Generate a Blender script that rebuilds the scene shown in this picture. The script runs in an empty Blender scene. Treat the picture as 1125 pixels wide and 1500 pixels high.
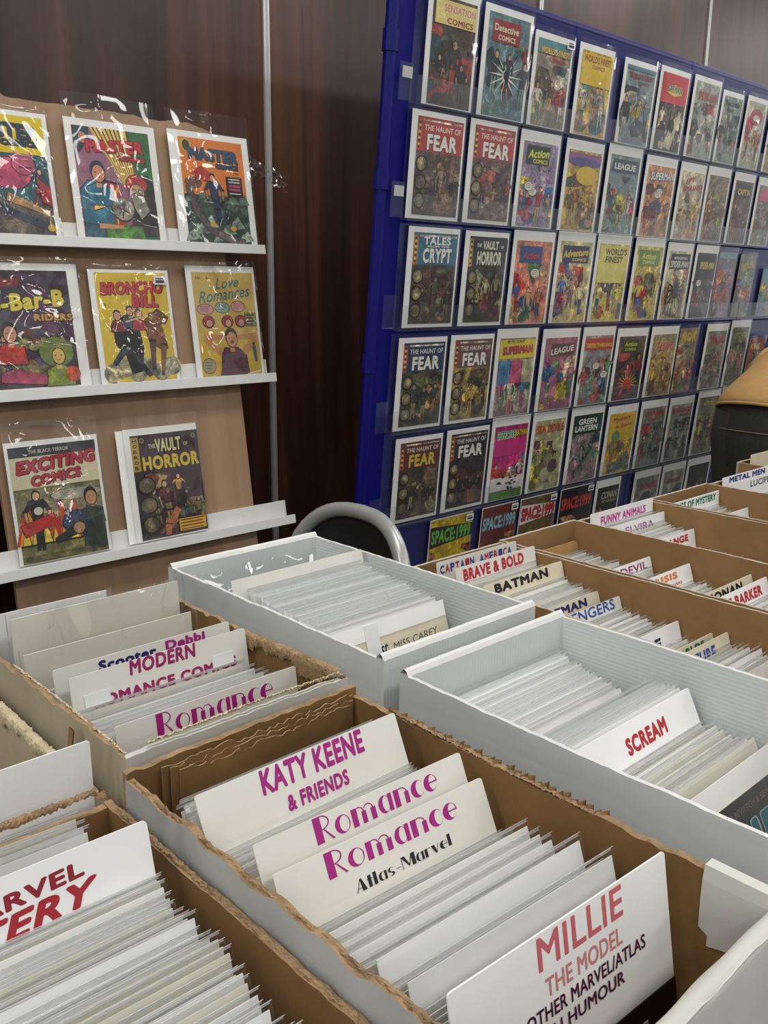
import bpy, bmesh, math, random
from mathutils import Vector, Matrix
R = math.radians
sc = bpy.context.scene
COL = sc.collection
CZ = 1.375                       # height of the phone above the floor; heights written "CZ-.." are measured from it

# ------------------------------------------------------------------ camera
yaw, pitch, roll, FPX = .815264, .243545, .0103477, 1332.8
def room(v):                     # camera-ground frame -> room axes (X along the panelled wall, Y towards it)
    return Vector((v[0]*math.sin(yaw)+v[1]*math.cos(yaw), -v[0]*math.cos(yaw)+v[1]*math.sin(yaw), v[2]))
fw = room((0, math.cos(pitch), -math.sin(pitch)))
rt0, up0 = Vector((1, 0, 0)), Vector((0, math.sin(pitch), math.cos(pitch)))
rt = room(rt0*math.cos(roll)+up0*math.sin(roll)); up = room(-rt0*math.sin(roll)+up0*math.cos(roll))
cd = bpy.data.cameras.new('camera'); cam = bpy.data.objects.new('camera', cd); COL.objects.link(cam)
M = Matrix((rt, up, -fw)).transposed().to_4x4(); M.translation = (0, 0, CZ); cam.matrix_world = M
cd.sensor_fit = 'VERTICAL'; cd.sensor_height = 24; cd.lens = 24*FPX/1500; cd.clip_start = .02
sc.camera = cam

# ------------------------------------------------------------------ light and exposure
w = bpy.data.worlds.new('hall'); sc.world = w; w.use_nodes = True
bg = w.node_tree.nodes['Background']; bg.inputs[0].default_value = (.95, .97, 1, 1); bg.inputs[1].default_value = .62
sc.view_settings.view_transform = 'Standard'; sc.view_settings.look = 'None'
sc.view_settings.gamma = 1; sc.view_settings.use_curve_mapping = False; sc.view_settings.exposure = -.29
CEIL = 3.5
def strip_lamp(x, y, lx, ly, power=36):
    l = bpy.data.lights.new('ceiling_lamp', 'AREA'); l.shape = 'RECTANGLE'; l.size = lx; l.size_y = ly; l.energy = power
    l.color = (1, .985, .95)
    o = bpy.data.objects.new('ceiling_lamp', l); COL.objects.link(o); o.location = (x, y, CEIL-.06)
for (lx_, ly_) in ((-1.6, .9), (.7, .9), (3.0, .9), (5.3, .9), (8.2, .5), (-1.6, -1.7), (.7, -1.7), (3.0, -1.7), (5.6, -1.7), (8.6, -1.9), (1.8, -4.4), (6.2, -4.4), (-3.6, -.4), (-3.4, -3), (-5.9, -.4), (-5.9, -3), (-1.6, -4.4), (11, -1), (10.5, .8)):  # outermost lamps in X are added to brighten box sides and wall
    strip_lamp(lx_, ly_, 1.25, .60, 36)
sc.cycles.use_denoising = True
sc.cycles.transparent_max_bounces = 24
sc.cycles.max_bounces = 8
sc.cycles.sample_clamp_indirect = 6

# ------------------------------------------------------------------ colours and materials
def lin(h):
    h = h.lstrip('#'); c = [int(h[i:i+2], 16)/255 for i in (0, 2, 4)]
    return tuple(x/12.92 if x <= .04045 else ((x+.055)/1.055)**2.4 for x in c)
def mat(name, col, rough=.6, metal=0, noise=0, nscale=20, bump=0, bscale=60, stretch=(1, 1, 1), spec=.5, coat=0, col2=None, wave=None):
    m = bpy.data.materials.new(name); m.use_nodes = True; nt = m.node_tree; N = nt.nodes; L = nt.links
    b = N['Principled BSDF']; b.inputs['Roughness'].default_value = rough; b.inputs['Metallic'].default_value = metal
    b.inputs['Specular IOR Level'].default_value = spec; b.inputs['Coat Weight'].default_value = coat
    c = lin(col); b.inputs['Base Color'].default_value = (*c, 1)
    tc = N.new('ShaderNodeTexCoord'); mp = N.new('ShaderNodeMapping'); mp.inputs['Scale'].default_value = stretch
    L.new(tc.outputs['Object'], mp.inputs[0])
    if noise or col2:
        n = N.new('ShaderNodeTexNoise'); n.inputs['Scale'].default_value = nscale; n.inputs['Detail'].default_value = 6
        L.new(mp.outputs[0], n.inputs['Vector'])
        cr = N.new('ShaderNodeValToRGB'); c2 = lin(col2) if col2 else tuple(x*(1-noise) for x in c)
        cr.color_ramp.elements[0].color = (*c2, 1); cr.color_ramp.elements[1].color = (*c, 1)
        cr.color_ramp.elements[0].position = .32; cr.color_ramp.elements[1].position = .62
        L.new(n.outputs[0], cr.inputs[0]); L.new(cr.outputs[0], b.inputs['Base Color'])
    if bump:
        bp = N.new('ShaderNodeBump'); bp.inputs['Strength'].default_value = bump; bp.inputs['Distance'].default_value = .004
        if wave:
            n2 = N.new('ShaderNodeTexWave'); n2.bands_direction = wave; n2.inputs['Scale'].default_value = bscale
            n2.inputs['Distortion'].default_value = .6; L.new(tc.outputs['Object'], n2.inputs['Vector'])
        else:
            n2 = N.new('ShaderNodeTexNoise'); n2.inputs['Scale'].default_value = bscale; n2.inputs['Detail'].default_value = 4
            L.new(mp.outputs[0], n2.inputs['Vector'])
        L.new(n2.outputs[0 if not wave else 1], bp.inputs['Height']); L.new(bp.outputs[0], b.inputs['Normal'])
    return m
def wood_mat(name, dark, mid, light, rough, scale, coat=0):
    m = bpy.data.materials.new(name); m.use_nodes = True; nt = m.node_tree; N = nt.nodes; L = nt.links
    b = N['Principled BSDF']; b.inputs['Roughness'].default_value = rough; b.inputs['Coat Weight'].default_value = coat
    tc = N.new('ShaderNodeTexCoord'); mp = N.new('ShaderNodeMapping'); mp.inputs['Scale'].default_value = (1, 1, .045)
    L.new(tc.outputs['Object'], mp.inputs[0])
    a = N.new('ShaderNodeTexNoise'); a.inputs['Scale'].default_value = scale; a.inputs['Detail'].default_value = 9; a.inputs['Roughness'].default_value = .62
    a.inputs['Distortion'].default_value = .5
    L.new(mp.outputs[0], a.inputs['Vector'])
    mp2 = N.new('ShaderNodeMapping'); mp2.inputs['Scale'].default_value = (1, 1, .14); L.new(tc.outputs['Object'], mp2.inputs[0])
    c = N.new('ShaderNodeTexNoise'); c.inputs['Scale'].default_value = scale*.28; c.inputs['Detail'].default_value = 3; L.new(mp2.outputs[0], c.inputs['Vector'])
    mx = N.new('ShaderNodeMath'); mx.operation = 'MULTIPLY_ADD'; mx.inputs[1].default_value = .55; L.new(c.outputs[0], mx.inputs[0])
    ml = N.new('ShaderNodeMath'); ml.operation = 'MULTIPLY'; ml.inputs[1].default_value = .5; L.new(a.outputs[0], ml.inputs[0]); L.new(ml.outputs[0], mx.inputs[2])
    cr = N.new('ShaderNodeValToRGB'); e = cr.color_ramp.elements; e[0].position = .40; e[0].color = (*lin(dark), 1); e[1].position = .66; e[1].color = (*lin(light), 1)
    q = e.new(.53); q.color = (*lin(mid), 1)
    L.new(mx.outputs[0], cr.inputs[0]); L.new(cr.outputs[0], b.inputs['Base Color'])
    return m
def plastic_mat(name, base=.035, rough=.08, haze=.03, fres=1.0):
    m = bpy.data.materials.new(name); m.use_nodes = True; nt = m.node_tree; N = nt.nodes; L = nt.links; N.clear()
    out = N.new('ShaderNodeOutputMaterial'); tr = N.new('ShaderNodeBsdfTransparent'); gl = N.new('ShaderNodeBsdfGlossy'); df = N.new('ShaderNodeBsdfDiffuse')
    gl.inputs['Roughness'].default_value = rough; tr.inputs[0].default_value = (.975, .98, .98, 1); df.inputs[0].default_value = (.8, .82, .83, 1)
    lw = N.new('ShaderNodeLayerWeight'); lw.inputs[0].default_value = .5; fr = N.new('ShaderNodeMath'); fr.operation = 'POWER'; fr.inputs[1].default_value = 3.2
    L.new(lw.outputs['Facing'], fr.inputs[0])
    ma = N.new('ShaderNodeMath'); ma.operation = 'MULTIPLY_ADD'; ma.inputs[1].default_value = fres; ma.inputs[2].default_value = base; ma.use_clamp = True
    L.new(fr.outputs[0], ma.inputs[0])
    m1 = N.new('ShaderNodeMixShader'); m1.inputs[0].default_value = haze; L.new(tr.outputs[0], m1.inputs[1]); L.new(df.outputs[0], m1.inputs[2])
    m2 = N.new('ShaderNodeMixShader'); L.new(ma.outputs[0], m2.inputs[0]); L.new(m1.outputs[0], m2.inputs[1]); L.new(gl.outputs[0], m2.inputs[2])
    L.new(m2.outputs[0], out.inputs[0])
    return m
def printed_mat():
    m = bpy.data.materials.new('printed_cover'); m.use_nodes = True; nt = m.node_tree; N = nt.nodes; L = nt.links
    b = N['Principled BSDF']; b.inputs['Roughness'].default_value = .5
    at = N.new('ShaderNodeAttribute'); at.attribute_name = 'ink'
    tc = N.new('ShaderNodeTexCoord'); oi = N.new('ShaderNodeObjectInfo')
    sh = N.new('ShaderNodeVectorMath'); sh.operation = 'ADD'
    r3 = N.new('ShaderNodeMath'); r3.operation = 'MULTIPLY'; r3.inputs[1].default_value = 7.0; L.new(oi.outputs['Random'], r3.inputs[0])
    L.new(tc.outputs['Object'], sh.inputs[0]); L.new(r3.outputs[0], sh.inputs[1])
    # drawn ink contours: thin dark bands of a noise field
    n = N.new('ShaderNodeTexNoise'); n.inputs['Scale'].default_value = 58; n.inputs['Detail'].default_value = 5; n.inputs['Distortion'].default_value = 1.2; L.new(sh.outputs[0], n.inputs['Vector'])
    cr = N.new('ShaderNodeValToRGB'); e = cr.color_ramp.elements; cr.color_ramp.interpolation = 'LINEAR'
    e[0].position = .435; e[0].color = (1, 1, 1, 1); e[1].position = .565; e[1].color = (1, 1, 1, 1)
    for p, v in ((.455, .10), (.475, .7), (.51, 1.05), (.53, .2), (.55, .9)):
        q = e.new(p); q.color = (v, v, v, 1)
    L.new(n.outputs[0], cr.inputs[0])
    n2 = N.new('ShaderNodeTexNoise'); n2.inputs['Scale'].default_value = 30; n2.inputs['Detail'].default_value = 3; n2.inputs['Distortion'].default_value = .8; L.new(sh.outputs[0], n2.inputs['Vector'])
    c2 = N.new('ShaderNodeValToRGB'); c2.color_ramp.interpolation = 'CONSTANT'; e = c2.color_ramp.elements
    e[0].position = 0; e[0].color = (.38, .36, .4, 1); e[1].position = .41; e[1].color = (.85, .85, .85, 1)
    q = e.new(.5); q.color = (1.15, 1.1, 1.02, 1); q = e.new(.57); q.color = (1.8, 1.7, 1.45, 1); q = e.new(.63); q.color = (2.6, 2.5, 2.2, 1)
    L.new(n2.outputs[0], c2.inputs[0])
    mu = N.new('ShaderNodeMix'); mu.data_type = 'RGBA'; mu.blend_type = 'MULTIPLY'; mu.inputs[0].default_value = 1
    L.new(cr.outputs[0], mu.inputs[6]); L.new(c2.outputs[0], mu.inputs[7])
    mz = N.new('ShaderNodeMix'); mz.data_type = 'RGBA'; mz.blend_type = 'MULTIPLY'
    L.new(at.outputs['Alpha'], mz.inputs[0]); L.new(at.outputs['Color'], mz.inputs[6]); L.new(mu.outputs[2], mz.inputs[7])
    L.new(mz.outputs[2], b.inputs['Base Color'])
    return m
MT = dict(
    wall=wood_mat('dark_wood_laminate', '#1f110c', '#3a231a', '#5a3a2c', .36, 12),
    ply=wood_mat('plywood', '#80654c', '#9a7c60', '#ad9073', .6, 7),
    alu=mat('aluminium_trim', '#c9c9c6', .35, .6),
    carpet=mat('grey_carpet', '#4b4c50', .95, noise=.4, nscale=300), ceil=mat('ceiling_tile', '#d8d6d0', .9),
    blue=mat('blue_board', '#06086a', .6, noise=.15, nscale=200, spec=.2), bluef=mat('blue_frame', '#070a68', .45, spec=.3),
    white=mat('white_painted', '#d5d6d2', .45, noise=.05, nscale=30),
    board=mat('white_backing_board', '#eeede8', .7, noise=.06, nscale=14), board2=mat('cream_backing_board', '#dcd7ca', .75, noise=.1, nscale=10),
    card=mat('divider_card', '#dddbd3', .6, noise=.06, nscale=18), cardw=mat('bright_divider_card', '#f0f0ef', .55, noise=.04, nscale=18), cardc=mat('cream_divider_card', '#d9d0b6', .65, noise=.08, nscale=18), tanb=mat('tan_divider', '#b58d58', .8, noise=.15, nscale=25),
    paper=mat('comic_pages', '#cfc4ae', .85, noise=.12, nscale=40),
    kraft=mat('kraft_cardboard', '#97744a', .85, noise=.16, nscale=16, bump=.15, bscale=70), kraftd=mat('old_kraft_cardboard', '#866439', .85, noise=.3, nscale=12, bump=.3, bscale=40),
    rimp=mat('greyed_board_edge', '#aba293', .9), torn=mat('torn_cardboard', '#a08462', .95, noise=.35, nscale=70, bump=.8, bscale=160), tornl=mat('pale_torn_paper', '#cdbf9f', .95, noise=.25, nscale=60, bump=.6, bscale=120),
    boxw=mat('white_box_paper', '#c9c8c0', .6, noise=.12, nscale=9, bump=.2, bscale=18),
    boxg=mat('greyed_box_paper', '#b9bab7', .7, noise=.2, nscale=12), boxc=mat('cream_box_lining', '#bdb197', .8, noise=.2, nscale=9),
    corx=mat('white_corrugated_side', '#d5d9d9', .5, noise=.1, nscale=6, bump=.07, bscale=75, wave='Z'), cory=mat('white_corrugated_end', '#d5d9d9', .5, noise=.08, nscale=6, bump=.12, bscale=75, wave='X'),
    corout=mat('white_corrugated_scuffed', '#d6d9d8', .5, noise=.28, nscale=9, bump=.12, bscale=30, stretch=(1, .25, 1.6)),
    black=mat('black_fabric', '#0b0b0c', .75, bump=.2, bscale=400), chrome=mat('grey_chair_rim', '#a9aaa8', .32, .35), blackp=mat('black_plastic', '#09090a', .4),
    tan=mat('tan_shirt', '#b08a55', .85, noise=.12, nscale=25, bump=.25, bscale=30), jean=mat('dark_jeans', '#34352f', .85, noise=.25, nscale=120), skin=mat('skin', '#b98a6c', .55), hair=mat('grey_hair', '#4a443d', .8, noise=.4, nscale=90, stretch=(1, 1, .2)), shoe=mat('dark_shoe', '#1c1a18', .5), seam=mat('jean_seam', '#77745f', .8),
    table=mat('table_top', '#7d7a74', .5), steel=mat('table_leg', '#4d4e50', .4, .6),
    tape=mat('white_tape', '#e1e3e2', .45), sticker=mat('price_sticker', '#dfe0e2', .6), stickt=mat('sticker_print', '#3b3f49', .7),
    sleeve=plastic_mat('clear_sleeve', .03, .09, .008), crinkle=plastic_mat('crinkled_sleeve', .05, .05, .02, 1.2), acrylic=plastic_mat('clear_acrylic', .015, .05, .012, .55), fold=plastic_mat('glint_white_sleeve_lip', .08, .2, .45, .3), haze=plastic_mat('hazy_poly_bag', .06, .1, .05, .8), packed=plastic_mat('packed_sleeve', .03, .14, .01, .15),
    print=printed_mat(),
)
INK = {}
def ink(hexc):
    if hexc not in INK: INK[hexc] = mat('lettering_'+hexc.lstrip('#'), hexc, .5)
    return INK[hexc]

# ------------------------------------------------------------------ mesh helpers
class MB:
    def __init__(s): s.v = []; s.f = []; s.m = []; s.c = []; s.mats = []
    def mi(s, m):
        if m not in s.mats: s.mats.append(m)
        return s.mats.index(m)
    def add(s, vs, fs, m, col=None):
        o = len(s.v); s.v += [tuple(v) for v in vs]; k = s.mi(m)
        for f in fs: s.f.append([i+o for i in f]); s.m.append(k); s.c.append(col)
    def box(s, a, b, m, col=None):
        x0, y0, z0 = a; x1, y1, z1 = b
        s.add([(x0, y0, z0), (x1, y0, z0), (x1, y1, z0), (x0, y1, z0), (x0, y0, z1), (x1, y0, z1), (x1, y1, z1), (x0, y1, z1)],
              [(0, 3, 2, 1), (4, 5, 6, 7), (0, 1, 5, 4), (1, 2, 6, 5), (2, 3, 7, 6), (3, 0, 4, 7)], m, col)
    def grid(s, fn, nu, nv, m, col=None):
        s.add([fn(i/nu, j/nv) for j in range(nv+1) for i in range(nu+1)],
              [(j*(nu+1)+i, j*(nu+1)+i+1, (j+1)*(nu+1)+i+1, (j+1)*(nu+1)+i) for j in range(nv) for i in range(nu)], m, col)
    def tube(s, pts, rad, m, n=10, closed=False, sx=1, sy=1):
        pts = [Vector(p) for p in pts]; rings = []; prev = None
        for i, p in enumerate(pts):
            a = pts[i-1] if i or closed else p; b = pts[(i+1) % len(pts)] if i+1 < len(pts) or closed else p
            t = (b-a).normalized()
            if prev is None: prev = t.orthogonal().normalized()
            u = (prev-t*prev.dot(t)).normalized(); prev = u; q = t.cross(u); r = rad[i] if isinstance(rad, (list, tuple)) else rad
            rings.append([p+u*math.cos(k*2*math.pi/n)*r*sx+q*math.sin(k*2*math.pi/n)*r*sy for k in range(n)])
        vs = [v for rg in rings for v in rg]; fs = []; cnt = len(rings)
        for i in range(cnt if closed else cnt-1):
            for k in range(n):
                j = (i+1) % cnt; fs.append((i*n+k, i*n+(k+1) % n, j*n+(k+1) % n, j*n+k))
        if not closed: fs += [tuple(range(n))[::-1], tuple(range((cnt-1)*n, cnt*n))]
        s.add(vs, fs, m)
    def build(s, name, parent=None, smooth=False, bevel=0, loc=None, subsurf=0):
        me = bpy.data.meshes.new(name); me.from_pydata(s.v, [], s.f)
        for m in s.mats: me.materials.append(m)
        me.polygons.foreach_set('material_index', s.m)
        if any(c is not None for c in s.c):
            at = me.color_attributes.new('ink', 'FLOAT_COLOR', 'CORNER'); buf = []
            for p, c in zip(me.polygons, s.c): buf += list(c or (1, 1, 1, 0))*p.loop_total
            at.data.foreach_set('color', buf)
        if smooth: me.polygons.foreach_set('use_smooth', [True]*len(me.polygons))
        me.update()
        o = bpy.data.objects.new(name, me); COL.objects.link(o)
        if parent: o.parent = parent
        if loc: o.location = loc
        if bevel:
            b = o.modifiers.new('edge', 'BEVEL'); b.width = bevel; b.segments = 2; b.limit_method = 'ANGLE'
        if subsurf:
            b = o.modifiers.new('smooth', 'SUBSURF'); b.levels = b.render_levels = subsurf
        return o
def tag(o, label, cat, group=None):
    o['label'] = label; o['category'] = cat
    if group: o['group'] = group
    return o
def thing(name, label, cat, loc=(0, 0, 0), rot=(0, 0, 0), group=None):
    o = bpy.data.objects.new(name, None); COL.objects.link(o); o.location = loc; o.rotation_euler = rot; o.empty_display_size = .05
    return tag(o, label, cat, group)
def structure(o): o['kind'] = 'structure'; return o
def dup(root, loc=None, label=None):
    r = root.copy(); COL.objects.link(r)
    if loc: r.location = loc
    if label: r['label'] = label
    for ch in root.children:
        c = ch.copy(); COL.objects.link(c); c.parent = r
        for g in ch.children:
            d = g.copy(); COL.objects.link(d); d.parent = c
    return r

# ------------------------------------------------------------------ lettering
_tc = {}
def letters(s, bold=.02, shear=0, space=1.0):
    """triangles of a line of type, scaled so that it fills the unit square"""
    k = (s, bold, shear, space)
    if k in _tc: return _tc[k]
    c = bpy.data.curves.new('type', 'FONT'); c.body = s; c.shear = shear; c.resolution_u = 3; c.space_character = space+bold*2.2
    o = bpy.data.objects.new('type', c); COL.objects.link(o)
    bpy.context.view_layer.update()
    me = bpy.data.meshes.new_from_object(o.evaluated_get(bpy.context.evaluated_depsgraph_get()))
    v0 = [v.co.copy() for v in me.vertices]; f0 = [tuple(p.vertices) for p in me.polygons]; vs = []; fs = []
    bpy.data.objects.remove(o); bpy.data.meshes.remove(me); bpy.data.curves.remove(c)
    K = 8 if bold > .015 else 1                        # heavy type: the same letters overprinted with small shifts
    for k in range(K):
        d = Vector((math.cos(k*math.pi/4), math.sin(k*math.pi/4), 0))*(bold if K > 1 else 0); q = len(vs)
        vs += [v+d for v in v0]; fs += [tuple(i+q for i in f) for f in f0]
    x0 = min(v.x for v in vs); x1 = max(v.x for v in vs); y0 = min(v.y for v in vs); y1 = max(v.y for v in vs)
    r = ([((v.x-x0)/(x1-x0), (v.y-y0)/(y1-y0), i//len(v0)) for i, v in enumerate(vs)], fs); _tc[k] = r
    return r
def crescent(cx, cy, rx, ry, tl, tr, a0=0, a1=360, n=26):
    """ring with a heavy left side (tl) and a hairline right side (tr)"""
    vs = []; fs = []; irx = rx-(tl+tr)/2; icx = cx+(tl-tr)/2; iry = ry-.045
    for i in range(n+1):
        a = R(a0+(a1-a0)*i/n); vs += [(cx+rx*math.cos(a), cy+ry*math.sin(a)), (icx+irx*math.cos(a), cy+iry*math.sin(a))]
        if i < n: fs.append((2*i, 2*i+2, 2*i+3, 2*i+1))
    return vs, fs
def quad(*p): return list(p), [tuple(range(len(p)))]
def rc(x0, y0, x1, y1): return quad((x0, y0), (x1, y0), (x1, y1), (x0, y1))
def deco_glyph(ch):
    X = .7
    if ch == 'R': return .74, [rc(0, 0, .3, 1), crescent(.3, .73, .34, .27, .05, .055, -90, 90, 14), quad((.34, .46), (.40, .46), (.74, 0), (.64, 0))]
    if ch == 'A': return .8, [quad((0, 0), (.05, 0), (.40, .9), (.38, 1)), quad((.36, 1), (.5, 1), (.8, 0), (.46, 0)), rc(.12, .26, .6, .31)]
    if ch == 'M': return 1.1, [rc(0, 0, .05, 1), quad((.0, 1), (.28, 1), (.62, .1), (.5, .1)), quad((.52, .1), (.6, .1), (.86, 1), (.8, 1)), rc(.8, 0, 1.1, 1)]
    if ch == 'o': return .66, [crescent(.32, X/2, .32, X/2, .2, .05)]
    if ch == 'c': return .56, [crescent(.32, X/2, .32, X/2, .25, .05, 42, 318)]
    if ch == 'e': return .64, [crescent(.32, X/2, .32, X/2, .25, .05, 0, 312), quad((.2, .33), (.64, .33), (.64, .39), (.2, .39))]
    if ch == 'a': return .66, [crescent(.27, X/2, .27, X/2, .2, .05), rc(.46, 0, .64, X)]
    if ch == 'n': return .72, [rc(0, 0, .24, X), crescent(.36, X-.24, .26, .24, .04, .05, 0, 150, 12), rc(.48, 0, .68, X-.22)]
    if ch == 'm': return 1.1, [rc(0, 0, .24, X), crescent(.33, X-.24, .22, .24, .04, .05, 0, 150, 12), rc(.42, 0, .62, X-.22), crescent(.73, X-.24, .22, .24, .04, .05, 0, 150, 12), rc(.82, 0, 1.04, X-.22)]
    if ch == 't': return .42, [rc(.08, 0, .32, .95), rc(0, .62, .42, .68)]
    if ch == 'l': return .32, [rc(0, 0, .26, 1)]
    if ch == 's': return .5, [crescent(.25, .5, .24, .2, .16, .05, 40, 270), crescent(.25, .17, .24, .17, .05, .16, -140, 90)]
    if ch == 'r': return .5, [rc(0, 0, .24, X), crescent(.36, X-.2, .2, .2, .04, .05, 40, 170, 10)]
    if ch == 'v': return .66, [quad((0, X), (.3, X), (.44, 0), (.3, 0)), quad((.36, 0), (.4, 0), (.66, X), (.6, X))]
    if ch == '-': return .5, [rc(.06, .33, .46, .38)]
    return .3, []
def deco(s):
    x = 0; V = []; F = []; lay = 0
    for ch in s:
        adv, parts = deco_glyph(ch)
        for vs, fs in parts:
            o = len(V); lay = (lay+1) % 5; V += [(x+a, b, lay) for a, b in vs]; F += [tuple(i+o for i in f) for f in fs]
        x += adv+.07
    wd = max(v[0] for v in V)
    return [(a/wd, b, l) for a, b, l in V], F

# ------------------------------------------------------------------ printed covers
GS = 'comics on the white ledges'
class Art:
    """flat printed shapes on a cover of size w x h, each printed over the one before"""
    def __init__(s, w, h): s.mb = MB(); s.w = w; s.h = h; s.k = 0
    def z(s): s.k += 1; return -.0012-s.k*1.6e-5
    def shape(s, vs, fs, col, detail=0.0):
        y = s.z(); c = (*lin(col), detail)
        s.mb.add([((q[0]-.5)*s.w, y-(q[2]*2e-6 if len(q) > 2 else 0), q[1]*s.h) for q in vs], fs, MT['print'], c)
    outline = False
    def poly(s, pts, col, detail=0.0):
        if s.outline and .15 <= detail <= .75 and len(pts) > 3:
            cx = sum(p[0] for p in pts)/len(pts); cy = sum(p[1] for p in pts)/len(pts); r = max(max(abs(p[0]-cx) for p in pts), .02); k = 1+.011/r
            s.shape([(min(1, max(0, cx+(x-cx)*k)), min(1, max(0, cy+(y-cy)*k))) for x, y in pts], [tuple(range(len(pts)))], '#1c1715')
        s.shape(pts, [tuple(range(len(pts)))], col, detail)
    def rect(s, x0, y0, x1, y1, col, detail=0.0): s.poly([(x0, y0), (x1, y0), (x1, y1), (x0, y1)], col, detail)
    def ell(s, cx, cy, rx, ry, col, detail=0.0, n=18, a0=0, a1=360):
        s.poly([(cx+rx*math.cos(R(a0+(a1-a0)*i/n)), cy+ry*math.sin(R(a0+(a1-a0)*i/n))) for i in range(n)], col, detail)
    def text(s, t, col, cx, cy, wd, ht, rim=None, bold=.03, shear=0, slope=0, arch=0):
        vs, fs = letters(t, bold, shear)
        def put(dx, dy, g, c, src):
            s.shape([(cx+(x-.5)*(wd+g)+dx, cy+(y-.5)*(ht+g*.7)+dy+slope*(x-.5)+arch*(.25-(x-.5)**2), l) for x, y, l in src], fs, c)
        if rim:
            for dx, dy in ((.012, -.008), (-.006, .004), (.006, .004), (-.006, -.004)): put(dx, dy, .0, rim, vs)
        put(0, 0, 0, col, vs)
    def line(s, x0, y0, x1, y1, t, col, t2=None, detail=0):
        asp = s.h/s.w; dx, dy = x1-x0, (y1-y0)*asp; L = math.hypot(dx, dy) or 1; nx, ny = -dy/L, dx/L/asp; t2 = t if t2 is None else t2
        s.poly([(x0+nx*t, y0+ny*t), (x0-nx*t, y0-ny*t), (x1-nx*t2, y1-ny*t2), (x1+nx*t2, y1+ny*t2)], col, detail)
    def balloon(s, cx, cy, rx, ry, col='#d8d4c4'):
        s.ell(cx, cy, rx+.008, ry+.006, '#2a2624'); s.ell(cx, cy, rx, ry, col)
        for i in range(3): s.rect(cx-rx*.6, cy+ry*(.45-.4*i), cx+rx*(.6-.15*i), cy+ry*(.45-.4*i)+.006, '#4c4844')
    def caption(s, x0, y0, x1, y1, col, tcol='#2a2624'):
        s.rect(x0-.008, y0-.006, x1+.008, y1+.006, '#221e1c'); s.rect(x0, y0, x1, y1, col)
        n = max(1, int((y1-y0)/.028))
        for i in range(n):
            yy = y1-(i+.72)*(y1-y0)/n; s.rect(x0+.02, yy, x1-.02-.03*(i % 2), yy+.4*(y1-y0)/n, tcol)
    def person(s, cx, cy, ht, top, legs, skin='#c79a78', hair='#2a211c', lean=0.0, rng=random, edge='#1d1817'):
        """a plain standing figure, cy = feet, ht = height (fractions of the cover)"""
        a = s.w/s.h; W = ht*.30/a*.75
        X = lambda u, v: (cx+u*W+lean*v*W, cy+v*ht)
        hip, sh = .48, .82
        ar = rng.uniform(-.5, .9); al = rng.uniform(-.9, .5)
        def limb(p, q, t, c, t2): s.line(p[0]-0, p[1], q[0], q[1], t+.007, edge, t2+.007); s.line(p[0], p[1], q[0], q[1], t, c, t2, .6)
        st = rng.uniform(.18, .5)
        for sg in (-1, 1):
            k = X(sg*st*.6, .24); limb(X(sg*.2, hip+.03), k, W*.2, legs, W*.15); limb(k, X(sg*st+.1*lean, .0), W*.15, legs, W*.1)
        pts = [X(-.34, hip-.02), X(.34, hip-.02), X(.42, .66), X(.56, sh), X(-.56, sh), X(-.42, .66)]
        s.poly([X(-.37, hip-.03), X(.37, hip-.03), X(.62, sh+.015), X(-.62, sh+.015)], edge); s.poly(pts, top, .7)
        for sg, an in ((-1, al), (1, ar)):
            e = X(sg*.95, sh-.16+.12*an); hd = X(sg*(.9+.35*an), sh-.3+.42*an)
            limb(X(sg*.5, sh-.03), e, W*.15, top, W*.12); limb(e, hd, W*.12, top if rng.random() < .5 else skin, W*.08)
        h = X(0, .91); s.ell(h[0], h[1]+.004, W*.34, W*.40*a, hair); s.ell(h[0], h[1]-.006, W*.27, W*.32*a, skin, .5)
    def scene(s, x0, y0, x1, y1, cols, rng, figs=3, chunks=5, skin='#c09474'):
        for i in range(chunks*2):
            c = cols[i % len(cols)]; cx, cy = rng.uniform(x0, x1), rng.uniform(y0, y1); n = rng.randint(5, 8); pts = []; sc_ = 1 if i < chunks else .5
            for k in range(n):
                a = 2*math.pi*k/n; r = rng.uniform(.5, 1)
                pts.append((min(x1, max(x0, cx+sc_*r*.36*(x1-x0)*math.cos(a))), min(y1, max(y0, cy+sc_*r*.27*(y1-y0)*math.sin(a)))))
            if sc_ < 1: s.poly([(min(x1, max(x0, cx+(p-cx)*1.07)), min(y1, max(y0, cy+(q-cy)*1.07))) for p, q in pts], '#231e1c')
            s.poly(pts, c, 1.0)
        for i in range(figs):
            ht = rng.uniform(.42, .72)*(y1-y0); cx = x0+(x1-x0)*(i+.5+rng.uniform(-.2, .2))/figs; cy = rng.uniform(y0+.01, y0+(y1-y0)*.28)
            s.person(cx, cy, min(ht, y1-cy-.01), cols[(i*2+1) % len(cols)], cols[(i*2+2) % len(cols)], skin, lean=rng.uniform(-.6, .6), rng=rng)
        for i in range(12):
            c = cols[(i+2) % len(cols)]; cx, cy = rng.uniform(x0+.08, x1-.08), rng.uniform(y0+.03, y1-.1)
            s.ell(cx, cy, rng.uniform(.015, .05), rng.uniform(.008, .03), c, 1.0, n=7)
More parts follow.
